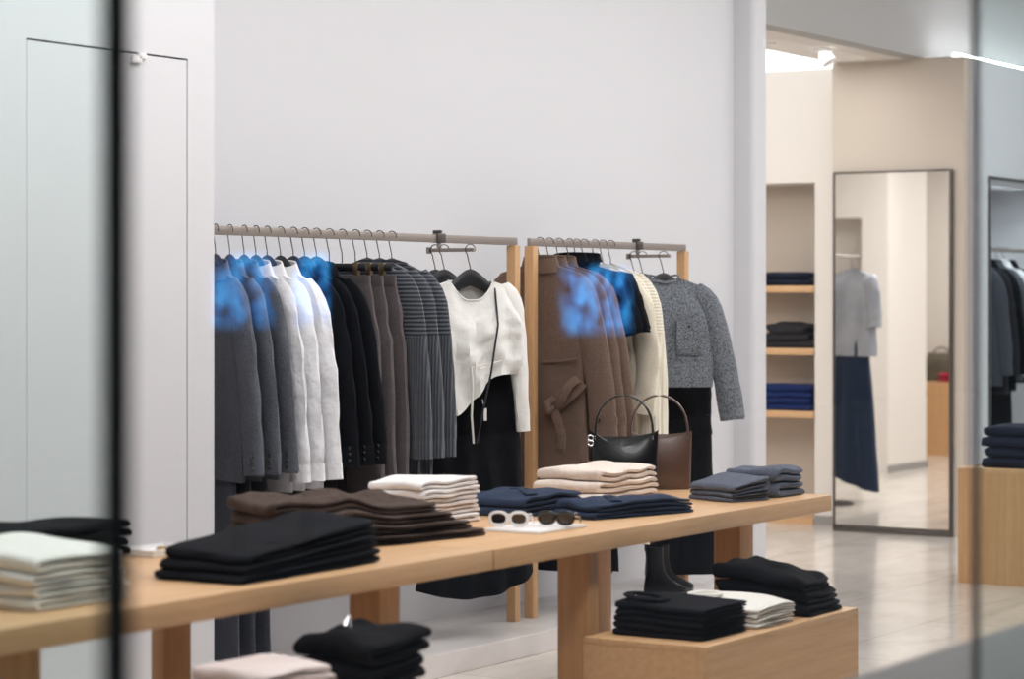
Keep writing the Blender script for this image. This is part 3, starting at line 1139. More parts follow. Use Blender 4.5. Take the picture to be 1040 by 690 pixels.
# black short-sleeved knit tops over black trousers
for i, px in enumerate((577, 584.5, 592)):
    x = xs(px) + 0.012
    t = root('knit_top', f'{ordn[i]} black short-sleeved knit top counting from the brown coats', 'knit top', 'black short-sleeved tops', x, 0)
    g = G()
    shell(g, lambda v: lerp(0.19, 0.2, sm(v)), shoulder(0.05), -0.52, lambda v: 0.021 * (0.55 + 0.45 * sm(v * 5)), seed=90 + i, fold=(0.003, 6, i))
    g.build('body', M['black_knit'], t)
    for sd in (-1, 1):
        sleeve('sleeve', t, sd, M['black_knit'], y0=0.165, flare=0.075, length=0.24, r0=(0.023, 0.06), r1=(0.024, 0.066), seed=93 + i + sd, bend=0, n=10)
    band('collar', t, M['black_knit'], r0=(0.018, 0.08), h=0.045, fall=0.03, flare=0.006)
    hanger(x, f'black hanger inside the {ordn[i]} black short-sleeved top', 0)
    trousers(f'black trousers hanging below the {ordn[i]} black short-sleeved top', x, 0, M['black_cloth'], -0.44, 0.9, 'black trousers under the knit tops', w0=0.11, w1=0.17, T=0.007, nz=0.002, bell=0.6, seed=97 + i)
# cream cardigans
for i, px in enumerate((603, 611, 619)):
    x = xs(px) + 0.012
    t = root('cardigan', f'{ordn[i]} cream knit cardigan counting from the black tops', 'cardigan', 'cream knit cardigans', x, 0)
    g = G()
    L_ = 0.74 if i else 0.62
    shell(g, lambda v: lerp(0.19, 0.225, sm(v)), shoulder(0.065), -L_, lambda v: 0.024 * (0.48 + 0.52 * sm(v * 4)), seed=100 + i, fold=(0.004, 6, i))
    g.build('body', M['cream'] if i == 0 else M['cream_rib'], t)
    for sd in (-1, 1):
        if i == 0:
            sleeve('sleeve', t, sd, M['cream'], y0=0.14, flare=0.07, length=0.6, r0=(0.027, 0.07), r1=(0.028, 0.06), seed=103 + sd, wob=0.35, bend=0.05)
        else:
            sleeve('sleeve', t, sd, [M['cream_rib'], M['cream_rib_h']], y0=0.14, flare=0.065, length=0.74, r0=(0.028, 0.062), r1=(0.028, 0.05), seed=105 + i + sd, mif=lambda j: 1 if j < 6 else 0, wob=0.08, cuff=(0.06, M['cream_rib'], 0.0))
    band('neckband', t, M['cream_rib'], h=0.016, fall=0, drop=0.03, z=-0.012)
    hanger(x, f'black hanger inside the {ordn[i]} cream cardigan', 0)
    t2 = thing('skirt', f'long cream skirt hanging below the {ordn[i]} cream cardigan', 'skirt', 'cream skirts', (x, RAILY, RAILZ + HZ - 0.42), 0)
    g = G()
    shell(g, lambda v: lerp(0.14, 0.2, v), lambda u: 0.0, -0.76 - 0.03 * i, lambda v: lerp(0.014, 0.02, v), seed=109 + i, top=False, fold=(0.006, 9, i), vexp=1.0)
    g.build('skirt_panel', M['cream'], t2)
# face-out boucle jacket with black trousers
fy2 = RAILY - 0.135
hanger(FX2, 'black hanger facing out and carrying the grey boucle jacket', math.radians(44), fy2, FZ, kind='suit')
for k, dy in enumerate((-0.025, 0.018)):
    lab = ['nearer of the two', 'farther of the two'][k]
    hanger(FX2, f'{lab} dark hangers behind the grey boucle jacket', math.radians(44), RAILY + dy, FZ, kind='suit', group='dark hangers behind the boucle jacket')
t = thing('jacket', 'cropped grey boucle jacket with a patch pocket, facing out at the rack end', 'jacket', None, (FX2, fy2, hz), math.radians(44))
g = G()
shell(g, lambda v: lerp(0.2, 0.235, sm(v * 1.2)), shoulder(0.062, dip=0.03), -0.5, lambda v: 0.023 + 0.038 * sm(v * 3), seed=120, neck=0.34, n=56, fold=(0.004, 5, 1))
g.build('body', M['boucle'], t)
for sd in (-1, 1):
    sleeve('sleeve', t, sd, M['boucle'], y0=0.155 if sd < 0 else 0.145, z0=-0.05, flare=0.14, length=0.60, r0=(0.042, 0.06 if sd < 0 else 0.045), r1=(0.045, 0.06 if sd < 0 else 0.04), seed=121 + sd, wob=0.08, bend=0.015 if sd < 0 else 0)
for sd, yy in ((1, 0.1), (-1, -0.1)):
    g = G()
    rows = []
    for zz in (-0.2, -0.235, -0.27, -0.31, -0.345, -0.355):
        rows.append([(-0.068 - (0.007 if -0.35 < zz else 0.0), yy + q * 0.062 * (0.95 if zz > -0.34 else 0.86), zz) for q in (-1, -0.96, -0.5, 0, 0.5, 0.96, 1)])
    g.loft(rows, closed=False)
    rows2 = [[(-0.056, p[1], p[2]) for p in r] for r in rows]
    ring = [[a for a in rows[0]] , [a for a in rows2[0]]]
    g.loft(ring, closed=False)
    g.loft([rows[-1], rows2[-1]], closed=False)
    for e in (0, -1):
        g.loft([[r[e] for r in rows], [r[e] for r in rows2]], closed=False)
    po = g.build('pocket', M['boucle'], t)
    g = G()
    button(g, (-0.075, yy, -0.222), 0.007)
    g.build('pocket_button', M['chrome'], po)
g = G()
pts = []
for k in range(40):
    a = 2 * PI * k / 40
    u, s = math.cos(a) * 0.36, math.sin(a)
    pts.append((math.copysign(abs(s) ** 0.62, s) * 0.028, u * 0.2, shoulder(0.062, dip=0.03)(u) - 0.002 + (0.016 if s > 0 else -0.01)))
g.tube(pts, 0.005, 8, closed=True)
g.build('neck_edge', M['boucle'], t)
t = trousers('black wide trousers below the grey boucle jacket, legs reaching near the platform', at(691, 5.4), math.radians(44), M['black_cloth'], -0.512, 0.93, None, w0=0.15, w1=0.18, T=0.03, seed=126, y=5.4)

# ---------------------------------------------------------------- boots
def boot(label, x, y, rz):
    t = thing('ankle_boot', label, 'boot', 'black ankle boots on the platform', (x, y, PLZ), rz)
    t.scale = (0.88, 0.82, 1.0)
    g = G()
    secs = []   # foot axis +Y local = toe
    def ell(cy, cz, ry, rx, tilt=0.0, n=20):
        return [(rx * math.cos(2 * PI * k / n), cy + ry * math.sin(2 * PI * k / n), cz + tilt * math.sin(2 * PI * k / n)) for k in range(n)]
    rings = [ell(0.07, 0.024, 0.145, 0.042), ell(0.07, 0.034, 0.149, 0.046), ell(0.062, 0.052, 0.138, 0.046, -0.008), ell(0.045, 0.072, 0.115, 0.043, -0.014), ell(0.018, 0.098, 0.08, 0.04, -0.016),
             ell(0.0, 0.128, 0.058, 0.038, -0.008), ell(-0.006, 0.16, 0.052, 0.038), ell(-0.008, 0.2, 0.054, 0.04), ell(-0.01, 0.235, 0.057, 0.042), ell(-0.01, 0.237, 0.053, 0.038), ell(-0.008, 0.2, 0.048, 0.034)]
    g.loft(rings, cap0=True, cap1=True)
    g.build('upper', M['patent'], t)
    g = G()
    g.loft([ell(0.07, 0.008, 0.146, 0.044), ell(0.07, 0.0235, 0.15, 0.047)], cap0=True, cap1=True)
    g.box((-0.038, -0.075, 0.0), (0.038, 0.0, 0.012), 0.003)
    g.box((-0.042, 0.05, 0.0), (0.042, 0.2, 0.009), 0.003)
    g.build('sole', M['acetate_black'], t)
    g = G()
    g.box((-0.008, -0.07, 0.215), (0.008, -0.064, 0.262), 0.002)
    g.build('pull_tab', M['cord_black'], t)


boot('black polished ankle boot nearer the table leg', at(666, 5.31), 5.31, math.radians(-118))
boot('black polished ankle boot nearer the trousers, toe to the corner', at(666, 5.31) + 0.13, 5.35, math.radians(-116))


# ================================================================ FOLDED CLOTHES
def folded(g, w, d, H, nl, seed, n=22, hf=None, round_=0.035, sk=0.0):
    """cloth of nl layers folded back and forth: folds at +-x, width along y, height 0..H before hf"""
    lt = H / nl
    tau = lt * 0.9
    path = []
    for k in range(nl):
        z = (k + 0.5) * lt
        sgn = -1 if k % 2 == 0 else 1
        a = w / 2 - lt / 2 - 0.008 * (k % 2)
        for q in range(15):
            s = -1 + 2 * q / 14
            path.append((sgn * a * s, z))
        if k < nl - 1:
            for q in range(1, 6):
                an = -PI / 2 + PI * q / 6
                path.append((sgn * (a + lt / 2 * math.cos(an)), z + lt / 2 + lt / 2 * math.sin(an)))
    P = [Vector((p[0], p[1])) for p in path]
    nr = []
    for i in range(len(P)):
        tg = P[min(i + 1, len(P) - 1)] - P[max(i - 1, 0)]
        tg.normalize()
        nr.append(Vector((-tg.y, tg.x)))
    rings = []
    for j in range(n + 1):
        s = -1 + 2 * j / n
        v = math.copysign(1 - (1 - abs(s)) ** 1.8, s)
        e = max(0.25, (1 - abs(v) ** 22)) ** 0.5
        ends = []
        out, inn = [], []
        for i, p in enumerate(P):
            out.append(p + nr[i] * tau / 2 * e)
            inn.append(p - nr[i] * tau / 2 * e)
        endcap = P[-1] + (P[-1] - P[-2]).normalized() * tau * 0.4 * e
        startcap = P[0] + (P[0] - P[1]).normalized() * tau * 0.4 * e
        loop = out + [endcap] + list(reversed(inn)) + [startcap]
        ring = []
        for q in loop:
            x, z = q.x, q.y
            # plan: rounded corners, slight waviness that is the same for every layer
            cr = 1 - round_ * abs(v) ** 6 * 1.0
            y = v * d / 2 * (1 - round_ * (abs(x) / (w / 2)) ** 6)
            xx = x * cr + 0.012 * noise.noise(Vector((v * 1.6, z * 30, seed * 2.3))) + sk * v
            y += 0.012 * noise.noise(Vector((x * 7, z * 30, seed * 1.9 + 5)))
            f = hf(xx / (w / 2), v) if hf else 1.0
            ring.append((xx, y, z * f))
        rings.append(ring)
    g.loft(rings, cap0=True, cap1=True)


def stack(items, cx, cy, z0, rz, hf=None, rum=0.0):
    """items: (name, label, cat, group, material, w, d, H, layers, seed[, shift x, shift y]); returns roots"""
    z = z0
    base = 0.0
    out = []
    for it in items:
        name, label, cat, grp, mat, w, d, H, nl, seed = it[:10]
        dx, dy = it[10:12] if len(it) > 10 else (0, 0)
        g = G()
        b0 = base
        def H2(px, py, b0=b0, dx=dx, dy=dy, w=w, d=d):
            return hf(px * w / 2 + dx, py * d / 2 + dy) if hf else 1.0
        folded(g, w, d, H * 0.985, nl, seed, hf=None)
        # lift by everything below, sagging with it
        vv = []
        for (x, y, zz) in g.v:
            f = hf(x + dx, y + dy) if hf else 1.0
            X, Y, Z = x + dx, y + dy, (zz + b0) * f
            if rum:      # rumpled the same way through the pile
                q = Vector((X * 5, Y * 5, Z * 9 + cx * 3))
                X += rum * noise.noise(q)
                Y += rum * noise.noise(q + Vector((7, 3, 1)))
                Z *= 1 + 3 * rum * noise.noise(Vector((X * 9, Y * 9, cx)))
            vv.append((X, Y, Z))
        zmin = min(p[2] for p in vv)
        g.v = [(p[0], p[1], p[2]) for p in vv]
        o = g.build(name, mat, None, loc=(cx, cy, z0), rot=(0, 0, rz), angle=70)
        tag(o, label, cat, grp)
        out.append(o)
        base += H
    return out


def bumpy(seed, amp=0.1, fr=7.0, dome=0.0, wx=0.2, wy=0.2, slope=(0, 0)):
    def f(x, y):
        v = 1 + amp * noise.noise(Vector((x * fr, y * fr, seed * 3.7)))
        v += dome * (1 - (x / wx) ** 2 * 0.5 - (y / wy) ** 2 * 0.5)
        v += slope[0] * x + slope[1] * y
        return max(0.25, v)
    return f


def ordlab(k, n):
    if k == n - 1:
        return 'topmost'
    if k == 0:
        return 'lowest'
    return ['', 'second from the bottom', 'third from the bottom', 'fourth from the bottom', 'fifth from the bottom'][k]


R90 = PI / 2
# A: white knits, black garments behind
n = 4
stack([('folded_sweater', f'folded white knit sweater, {ordlab(k, n)} of the stack beside the dark window bar', 'folded sweater', 'white knits by the window bar', M['white_knit'], 0.33, 0.33, 0.028 if k < 3 else 0.036, 2, 130 + k, 0.004 * (k % 2), 0.003 * k) for k in range(n)],
      4.16, 3.935, TZ, R90 * 0 + 0.0, bumpy(1, 0.08, 6, 0.12, slope=(0, 0.5)))
n = 3
stack([('folded_trousers', f'folded black trousers behind the white knits, {ordlab(k, n)} of three', 'folded trousers', 'black trousers behind the white knits', M['black_cloth'], 0.5, 0.25, 0.044, 2, 140 + k, 0.01 * k, 0) for k in range(n)],
      4.47, 4.245, TZ, 0.0, bumpy(2, 0.1, 6, 0.1))
# B: black trousers, thin at one end
n = 3
stack([('folded_trousers', f'folded black trousers before the brown jerseys, {ordlab(k, n)} of three', 'folded trousers', 'black trousers at the table front', M['black_wool'], 0.64 - 0.02 * k, 0.29 - 0.01 * k, 0.03, 2, 150 + k, 0.01 * k, 0.005 * k) for k in range(n)],
      4.955, 3.855, TZ, math.radians(2), bumpy(3, 0.12, 5, 0.1, wx=0.4, slope=(0.9, 0.3)))
# C: brown jersey pile
n = 4
stack([('folded_sweater', f'loosely folded dark brown jersey, {ordlab(k, n)} of the brown pile', 'folded sweater', 'brown jerseys', M['brown_fold'], 0.78 - 0.05 * k, 0.25 - 0.012 * k, 0.027, 2, 160 + k, -0.03 * k, 0.012 * k) for k in range(n)],
      5.675, 4.07, TZ, math.radians(-12), bumpy(4, 0.26, 7, 0.15, wx=0.45, wy=0.25, slope=(-0.5, 0.9)), 0.042)
# D: white tees
n = 5
dd = stack([('folded_tee', f'folded white tee, {ordlab(k, n)} of the white stack behind the brown jerseys', 'folded tee', 'white tees behind the brown pile', M['white_tee'], 0.31, 0.22, 0.027, 2, 170 + k, 0.006 * (k % 2), 0.004 * ((k * 2) % 3)) for k in range(n)],
           6.27, 4.27, TZ, math.radians(-3), bumpy(5, 0.1, 8, 0.06))
# E: dark jeans laid in two piles
ee = stack([('folded_jeans', f'folded dark blue jeans beside the white tees, {w}', 'folded jeans', 'dark jeans by the white tees', M['denim'], 0.36 - 0.03 * k, 0.26, 0.03, 2, 180 + k) for k, w in enumerate(('under another pair', 'lying on another pair'))],
           6.735, 4.2, TZ, math.radians(-6), bumpy(6, 0.3, 9, 0.2))
ee2 = stack([('folded_jeans', f'folded dark blue jeans before the cream knits, {w}', 'folded jeans', 'dark jeans by the cream knits', M['denim'], 0.47 - 0.03 * k, 0.2, 0.024, 2, 184 + k) for k, w in enumerate(('under another pair', 'lying on another pair'))],
            6.85, 3.88, TZ, math.radians(-16), bumpy(7, 0.35, 9, 0.2))
for o_, px_, py_ in ((ee[1], -0.02, -0.02), (ee2[1], -0.06, 0.0)):
    g = G()
    zt_ = max(v.co.z for v in o_.data.vertices)
    vs_ = [v.co for v in o_.data.vertices]
    def surf(x, y):
        b = [v.z for v in vs_ if abs(v.x - x) < 0.022 and abs(v.y - y) < 0.022]
        return max(b) if b else zt_
    pts = [(px_ + 0.06 * s, py_ + 0.085 * s, surf(px_ + 0.06 * s, py_ + 0.085 * s) + 0.002) for s in (-1, -0.6, -0.2, 0.2, 0.6, 1)]
    g.tube(pts, (0.018, 0.004), 10, up=Vector((1, -0.7, 0)))
    g.build('waistband', M['denim'], o_)
    g = G()
    g.tube([Vector(pts[2]) + Vector((0, 0, 0.003)), Vector(pts[2]) + Vector((0, 0, 0.007))], 0.008, 12)
    g.build('waist_button', M['brass'], o_)
# G: cream knits
n = 3
stack([('folded_sweater', f'folded cream knit before the handbags, {ordlab(k, n)} of three', 'folded sweater', 'cream knits by the handbags', M['cream_fold'], 0.44 - 0.015 * k, 0.27, 0.037, 2, 190 + k, 0.008 * k, 0) for k in range(n)],
      7.275, 4.235, TZ, math.radians(0), bumpy(8, 0.2, 8, 0.12, wx=0.22, wy=0.14))
# I: grey jeans, two piles
n = 3
stack([('folded_jeans', f'folded light grey jeans nearer the cream knits, {ordlab(k, n)} of three', 'folded jeans', 'grey jeans nearer the cream knits', M['grey_denim'], 0.185, 0.225, (0.02, 0.02, 0.034)[k], 2, 200 + k, 0.004 * k, 0) for k in range(n)],
      7.55, 3.86, TZ, math.radians(-20), bumpy(9, 0.12, 9, 0.0, slope=(2.2, 0)))
stack([('folded_jeans', f'folded slate grey jeans at the table end, {w}', 'folded jeans', 'slate jeans at the table end', M['grey_denim'], 0.215, 0.215, 0.048, 2, 205 + k, 0.0, 0.004 * k) for k, w in enumerate(('under another pair', 'lying on another pair'))],
      7.797, 3.84, TZ, math.radians(-2), bumpy(10, 0.16, 9, 0.05))
# J K L on the right plinth
n = 5
jj = stack([('folded_polo', f'folded black polo shirt, {ordlab(k, n)} of the stack on the low plinth', 'folded polo shirt', 'black polos on the plinth', M['black_knit'], 0.295, 0.31, 0.0185, 2, 210 + k, 0.003 * (k % 2), 0) for k in range(n)],
           6.405, 3.435, 0.45, math.radians(0), bumpy(11, 0.07, 6, 0.08, slope=(0, 0.15)))
g = G()
zt = 0.0185 * n + 0.012
pts = []
for k in range(15):
    a = -0.5 * PI + 2.0 * PI * k / 14
    pts.append((-0.075 + 0.05 * math.cos(a), 0.075 + 0.06 * math.sin(a), zt + 0.006 + 0.006 * math.sin(a)))
g.tube(pts, [(0.006, 0.014)] * 15, 10, up=Vector((0, 0, 1)))
g.build('collar', M['black_knit'], jj[-1])
n = 4
kk = stack([('folded_tee', f'folded cream tee, {ordlab(k, n)} of the stack between the black stacks', 'folded tee', 'cream tees on the plinth', M['white_knit'], 0.25, 0.29, 0.0175, 2, 220 + k, 0.004 * (k % 2), 0) for k in range(n)],
           6.71, 3.405, 0.45, math.radians(-2), bumpy(12, 0.14, 8, 0.12, wx=0.12, wy=0.14, slope=(0, 0.8)))
g = G()
zt = 0.0175 * n + 0.014
pts = [(-0.05 + 0.05 * math.cos(a), 0.08 + 0.045 * math.sin(a), zt + 0.004) for a in [2 * PI * k / 24 for k in range(24)]]
g.tube(pts, (0.005, 0.009), 8, up=Vector((0, 0, 1)), closed=True)
g.build('neckband', M['white_knit'], kk[-1])
n = 3
stack([('folded_jeans', f'folded black jeans at the plinth end, {ordlab(k, n)} of three', 'folded jeans', 'black jeans on the plinth', M['black_cloth'], 0.3 - 0.012 * k, 0.31, 0.04, 2, 230 + k, 0.01 * (k % 2), 0.01 * k) for k in range(n)],
      7.05, 3.41, 0.45, math.radians(2), bumpy(13, 0.22, 9, 0.15, slope=(-0.5, 1.3)), 0.03)
# M N on the left plinth
n = 3
mm = stack([('folded_jeans', f'loosely folded black jeans beside the pale pink tees, {ordlab(k, n)} of the heap', 'folded jeans', 'black jeans by the pink tees', M['black_cloth'], 0.26 - 0.012 * k, 0.27, 0.056, 2, 240 + k, 0.01 * k, 0) for k in range(n)],
           4.83, 3.48, 0.45, math.radians(-8), bumpy(14, 0.15, 6, 0.14, wx=0.14, wy=0.15, slope=(0.8, 0)), 0.04)
g = G()
zz = max(v.co.z for v in mm[-1].data.vertices)
g.tube([(-0.03, 0.02, zz - 0.004), (-0.025, 0.02, zz + 0.008), (-0.02, 0.02, zz + 0.022)], [(0.016, 0.012), (0.012, 0.008), (0.003, 0.002)], 10)
g.build('label_tab', M['chrome'], mm[-1])
n = 4
stack([('folded_tee', f'folded pale pink tee on the low plinth, {ordlab(k, n)} of four', 'folded tee', 'pink tees on the plinth', M['pink_tee'], 0.26, 0.24, 0.036, 2, 250 + k, 0.004 * k, 0) for k in range(n)],
      4.46, 3.5, 0.45, math.radians(-4), bumpy(15, 0.06, 6, 0.06))
# denim on the box by the recess
n = 4
stack([('folded_jeans', f'folded dark denim jeans on the oak box, {ordlab(k, n)} of four', 'folded jeans', 'denim on the oak box', M['navy'], 0.3, 0.4, 0.052, 2, 260 + k, 0.006 * (k % 2), -0.01 * (k % 2)) for k in range(n)],
      11.88, 4.36, 0.59, math.radians(1), bumpy(16, 0.05, 6, 0.05))

# ---------------------------------------------------------------- shelf niche
def shelf(label, z, y0, y1, x0, x1):
    t = thing('shelf', label, 'shelf', 'oak shelves in the niche', ((x0 + x1) / 2, (y0 + y1) / 2, z - 0.042))
    hx, hy = (x1 - x0) / 2, (y1 - y0) / 2
    g = G()
    g.box((-hx, -hy, 0), (hx, hy, 0.042), 0.002)
    g.build('board', M['oak_y'], t)


sx0, sx1 = NX - 0.02, NX + 0.338
for z, w in ((1.536, 'top oak shelf of the niche, holding a black garment'), (1.132, 'middle oak shelf of the niche, holding the charcoal heap'), (0.726, 'lowest oak shelf of the niche, holding the blue knits')):
    shelf(w, z, NY0 + 0.003, NY1 - 0.003, sx0, sx1)
struct('trim_niche', (NX - 0.02, NY0 + 0.003, 0), (sx1, NY1 - 0.003, 0.04), M['oak_y'], 0.002)
sy = 6.85
stack([('folded_sweater', f'folded black sweater on the top niche shelf, {w}', 'folded sweater', 'black sweaters on the niche shelf', M['navy'], 0.26, 0.38, 0.043, 2, 270 + k) for k, w in enumerate(('under another', 'lying on another'))],
      NX + 0.14, sy + 0.01, 1.536, 0, bumpy(17, 0.1, 6, 0.05))
stack([('folded_trousers', f'loosely heaped charcoal trousers on the middle niche shelf, {ordlab(k, 3)} of three', 'folded trousers', 'charcoal heap on the niche shelf', M['charcoal'], 0.26, 0.4 - 0.05 * k, 0.042, 2, 275 + k) for k in range(3)],
      NX + 0.14, sy, 1.132, 0, bumpy(18, 0.3, 9, 0.25, wx=0.15, wy=0.2), 0.025)
stack([('folded_sweater', f'folded royal blue knit on the lowest niche shelf, {ordlab(k, 4)} of four', 'folded sweater', 'blue knits on the niche shelf', M['denim_blue'], 0.26, 0.37, 0.042, 2, 280 + k) for k in range(4)],
      NX + 0.14, sy, 0.726, 0, bumpy(19, 0.06, 6, 0.03))

# ---------------------------------------------------------------- tray and sunglasses
tx, ty = 6.26, 3.86
t = thing('display_tray', 'flat white tray under the two pairs of sunglasses', 'tray', None, (tx, ty, TZ))
g = G()
g.box((-0.14, -0.1, 0.0), (0.14, 0.1, 0.007), 0.002)
g.build('tray_plate', M['white_plastic'], t)
g = G()
g.box((-0.136, -0.096, 0.0072), (0.136, 0.096, 0.009), 0.0008)
g.build('felt_pad', M['white_tee'], t)


def sunglasses(label, x, y, rz, mat, sc=1.0):
    t = thing('sunglasses', label, 'sunglasses', 'sunglasses on the tray', (x, y, TZ + 0.0092), rz)
    def lens(cy, r=(0.033, 0.024), cz=0.026):
        return [(0, cy + r[0] * sc * math.copysign(abs(math.cos(a)) ** 0.8, math.cos(a)), cz + r[1] * sc * math.copysign(abs(math.sin(a)) ** 0.8, math.sin(a))) for a in [2 * PI * k / 24 for k in range(24)]]
    g = G()
    for sd in (-1, 1):
        g.tube(lens(sd * 0.039 * sc), (0.004, 0.005), 8, closed=True)
    g.tube([(0, -0.008, 0.033), (0, 0, 0.037), (0, 0.008, 0.033)], (0.004, 0.005), 8)
    g.build('front_frame', mat, t)
    for sd in (-1, 1):
        g = G()
        ring = lens(sd * 0.039 * sc)
        g.loft([[(-0.001, p[1], p[2]) for p in ring], [(0.001, p[1], p[2]) for p in ring]], cap0=True, cap1=True)
        g.build('lens', M['lens'], t)
        g = G()
        e = sd * 0.073 * sc
        g.tube([(0.0, e, 0.034), (0.03, e * 0.98, 0.034), (0.07, e * 0.95, 0.03), (0.09, e * 0.93, 0.02), (0.1, e * 0.92, 0.008)], [(0.008, 0.003)] * 3 + [(0.006, 0.003)] * 2, 8, up=Vector((0, 0, 1)))
        g.build('temple', mat, t)


sunglasses('white-framed sunglasses on the white tray', 6.19, 3.91, math.radians(20), M['acetate_white'], 0.8)
sunglasses('black sunglasses on the white tray', 6.285, 3.8, math.radians(16), M['acetate_black'], 0.75)

# small jewellery tray at the back edge
jx0, jx1 = at(141, 4.35), at(186, 4.35)
t = thing('jewellery_tray', 'thin white tray with brass trinkets at the rear table edge', 'tray', None, ((jx0 + jx1) / 2, 4.36, TZ))
jh = (jx1 - jx0) / 2
g = G()
g.box((-jh, -0.06, 0.0), (jh, 0.06, 0.012), 0.003)
g.build('tray_plate', M['white_plastic'], t)
g = G()
for lo, hi in (((-jh, -0.06), (jh, -0.054)), ((-jh, 0.054), (jh, 0.06)), ((-jh, -0.054), (-jh + 0.006, 0.054)), ((jh - 0.006, -0.054), (jh, 0.054))):
    g.box((lo[0], lo[1], 0.0122), (hi[0], hi[1], 0.02), 0.001)
g.build('rim', M['white_plastic'], t)
for k, (dx, lab) in enumerate(((0.0, 'brass ring in the middle of the thin white tray'), (0.055, 'brass ring at the black trousers end of the thin white tray'))):
    g = G()
    g.tube([(0.016 * math.cos(a), 0.016 * math.sin(a), 0.004) for a in [2 * PI * q / 20 for q in range(20)]], 0.0035, 8, up=Vector((0, 0, 1)), closed=True)
    tag(g.build('bangle', M['gold'], None, loc=((jx0 + jx1) / 2 + dx, 4.345, TZ + 0.0126)), lab, 'bangle', 'brass rings on the tray')

# ---------------------------------------------------------------- handbags
def handbag(label, x, y, rz, mat, w, h, th, drop, hr, hh, ring=True):
    """local: long side on Y, thickness on X"""
    t = thing('handbag', label, 'handbag', 'handbags on the table', (x, y, TZ), rz)
    g = G()
    rings = []
    n = 36
    for k, v in enumerate((0, 0.02, 0.06, 0.15, 0.3, 0.45, 0.6, 0.75, 0.88, 0.96, 1.0)):
        ring_ = []
        for q in range(n):
            a = 2 * PI * q / n
            c, s = math.cos(a), math.sin(a)
            u = math.copysign(abs(c) ** 0.7, c)
            ww = w / 2 * (1.0 - 0.04 * (1 - v) if v > 0.05 else 0.93 + v)
            tt = th / 2 * (0.8 + 1.2 * v * (1 - v)) * (1 - 0.75 * v ** 3)
            zt = h - drop * (1 - abs(u) ** 1.7)
            ring_.append((math.copysign(abs(s) ** 0.7, s) * tt, u * ww, v * zt))
        rings.append(ring_)
    g.loft(rings, cap0=True, cap1=True)
    g.build('bag_body', mat, t)
    g = G()
    pts = []
    for k in range(25):
        a = PI * k / 24
        pts.append((0.0, -hr * math.cos(a), h - 0.02 + hh * math.sin(a) ** 0.8))
    g.tube(pts, [(0.0045, 0.01)] * 25, 8, up=Vector((0, 1, 0)))
    hd = g.build('handle', mat, t)
    for sd in (-1, 1):
        g = G()
        g.tube([(0.008 * math.cos(a), sd * hr + 0.0, h - 0.03 + 0.012 * math.sin(a)) for a in [2 * PI * k / 14 for k in range(14)]], 0.002, 6, closed=True)
        g.build('ring', M['chrome'], hd)
    g = G()
    zp = [(0.0, w / 2 * u, h - drop * (1 - abs(u) ** 1.7) + 0.001) for u in [-0.92 + 1.84 * k / 16 for k in range(17)]]
    g.tube(zp, 0.004, 6)
    g.build('zip', M['steel'], t)
    return t


RB = -math.radians(90 - 57.8) + 0.0      # long side square to the sight line
hb = handbag('black leather shoulder bag with curved top behind the cream knits', 7.665, 4.345, math.radians(32.2), M['leather_black'], 0.25, 0.225, 0.055, 0.062, 0.105, 0.145)
g = G()
for k in range(2):
    c = Vector((-0.012, 0.122, 0.195 - 0.018 * k))
    g.tube([(c.x + 0.004 * math.sin(a), c.y + 0.01 * math.cos(a), c.z + 0.01 * math.sin(a)) for a in [2 * PI * q / 14 for q in range(14)]], 0.0025, 6, closed=True)
g.build('chain_charm', M['chrome'], hb)
handbag('brown leather shoulder bag standing behind the black bag', 7.822, 4.285, math.radians(32.2), M['leather_brown'], 0.24, 0.215, 0.06, 0.03, 0.105, 0.15)

# ---------------------------------------------------------------- clothes in the recess by the oak box
ry = 5.93
t = thing('hanging_rail', 'metal rail in the recess with dark clothes on it', 'clothes rail', None, ((RX0 + RX1) / 2, ry, 1.78))
g = G()
hl = (RX1 - RX0) / 2
g.box((-hl, -0.008, -0.011), (hl, 0.008, 0.015), 0.002)
g.build('rail', M['rail'], t)
for sd in (-1, 1):
    g = G()
    g.box((min(sd * hl, sd * (hl - 0.01)), -0.03, -0.03), (max(sd * hl, sd * (hl - 0.01)), 0.03, 0.034), 0.002)
    g.build('end_plate', M['steel'], t)
specs = [('grey_wool_dark', 0.80, 'jacket', 'dark grey jacket at the near end of the recess rail'), ('charcoal', 0.86, 'jacket', 'charcoal jacket second along the recess rail'), ('black_wool', 0.84, 'jacket', 'black jacket third along the recess rail'),
         ('grey_wool', 0.78, 'shirt', 'blue-grey shirt fourth along the recess rail'), ('white_cotton', 0.75, 'shirt', 'white shirt fifth along the recess rail'), ('black_wool', 0.8, 'jacket', 'black jacket sixth along the recess rail')]
for i, (mt, ln, cat, lab) in enumerate(specs):
    x = 15.06 + 0.13 * i
    tt_ = jacket(lab, x, 0, M[mt], ln, 0.68, 'clothes in the recess', cat=cat, name=cat, seed=300 + i, y=ry, buttons=False, flare=0.06, T=0.036)
    tt_.location.z = 1.78 + HZ
    hanger(x, 'black hanger inside the ' + lab, 0, ry, 1.78, group='hangers on the recess rail')
    if i < 4:
        q = trousers('long dark trousers below the ' + lab, x, 0, M['black_cloth'], -0.4, 1.1, 'trousers in the recess', w0=0.11, w1=0.165, T=0.0095, nz=0.002, seed=310 + i, y=ry)
        q.location.z = 1.78 + HZ - 0.4

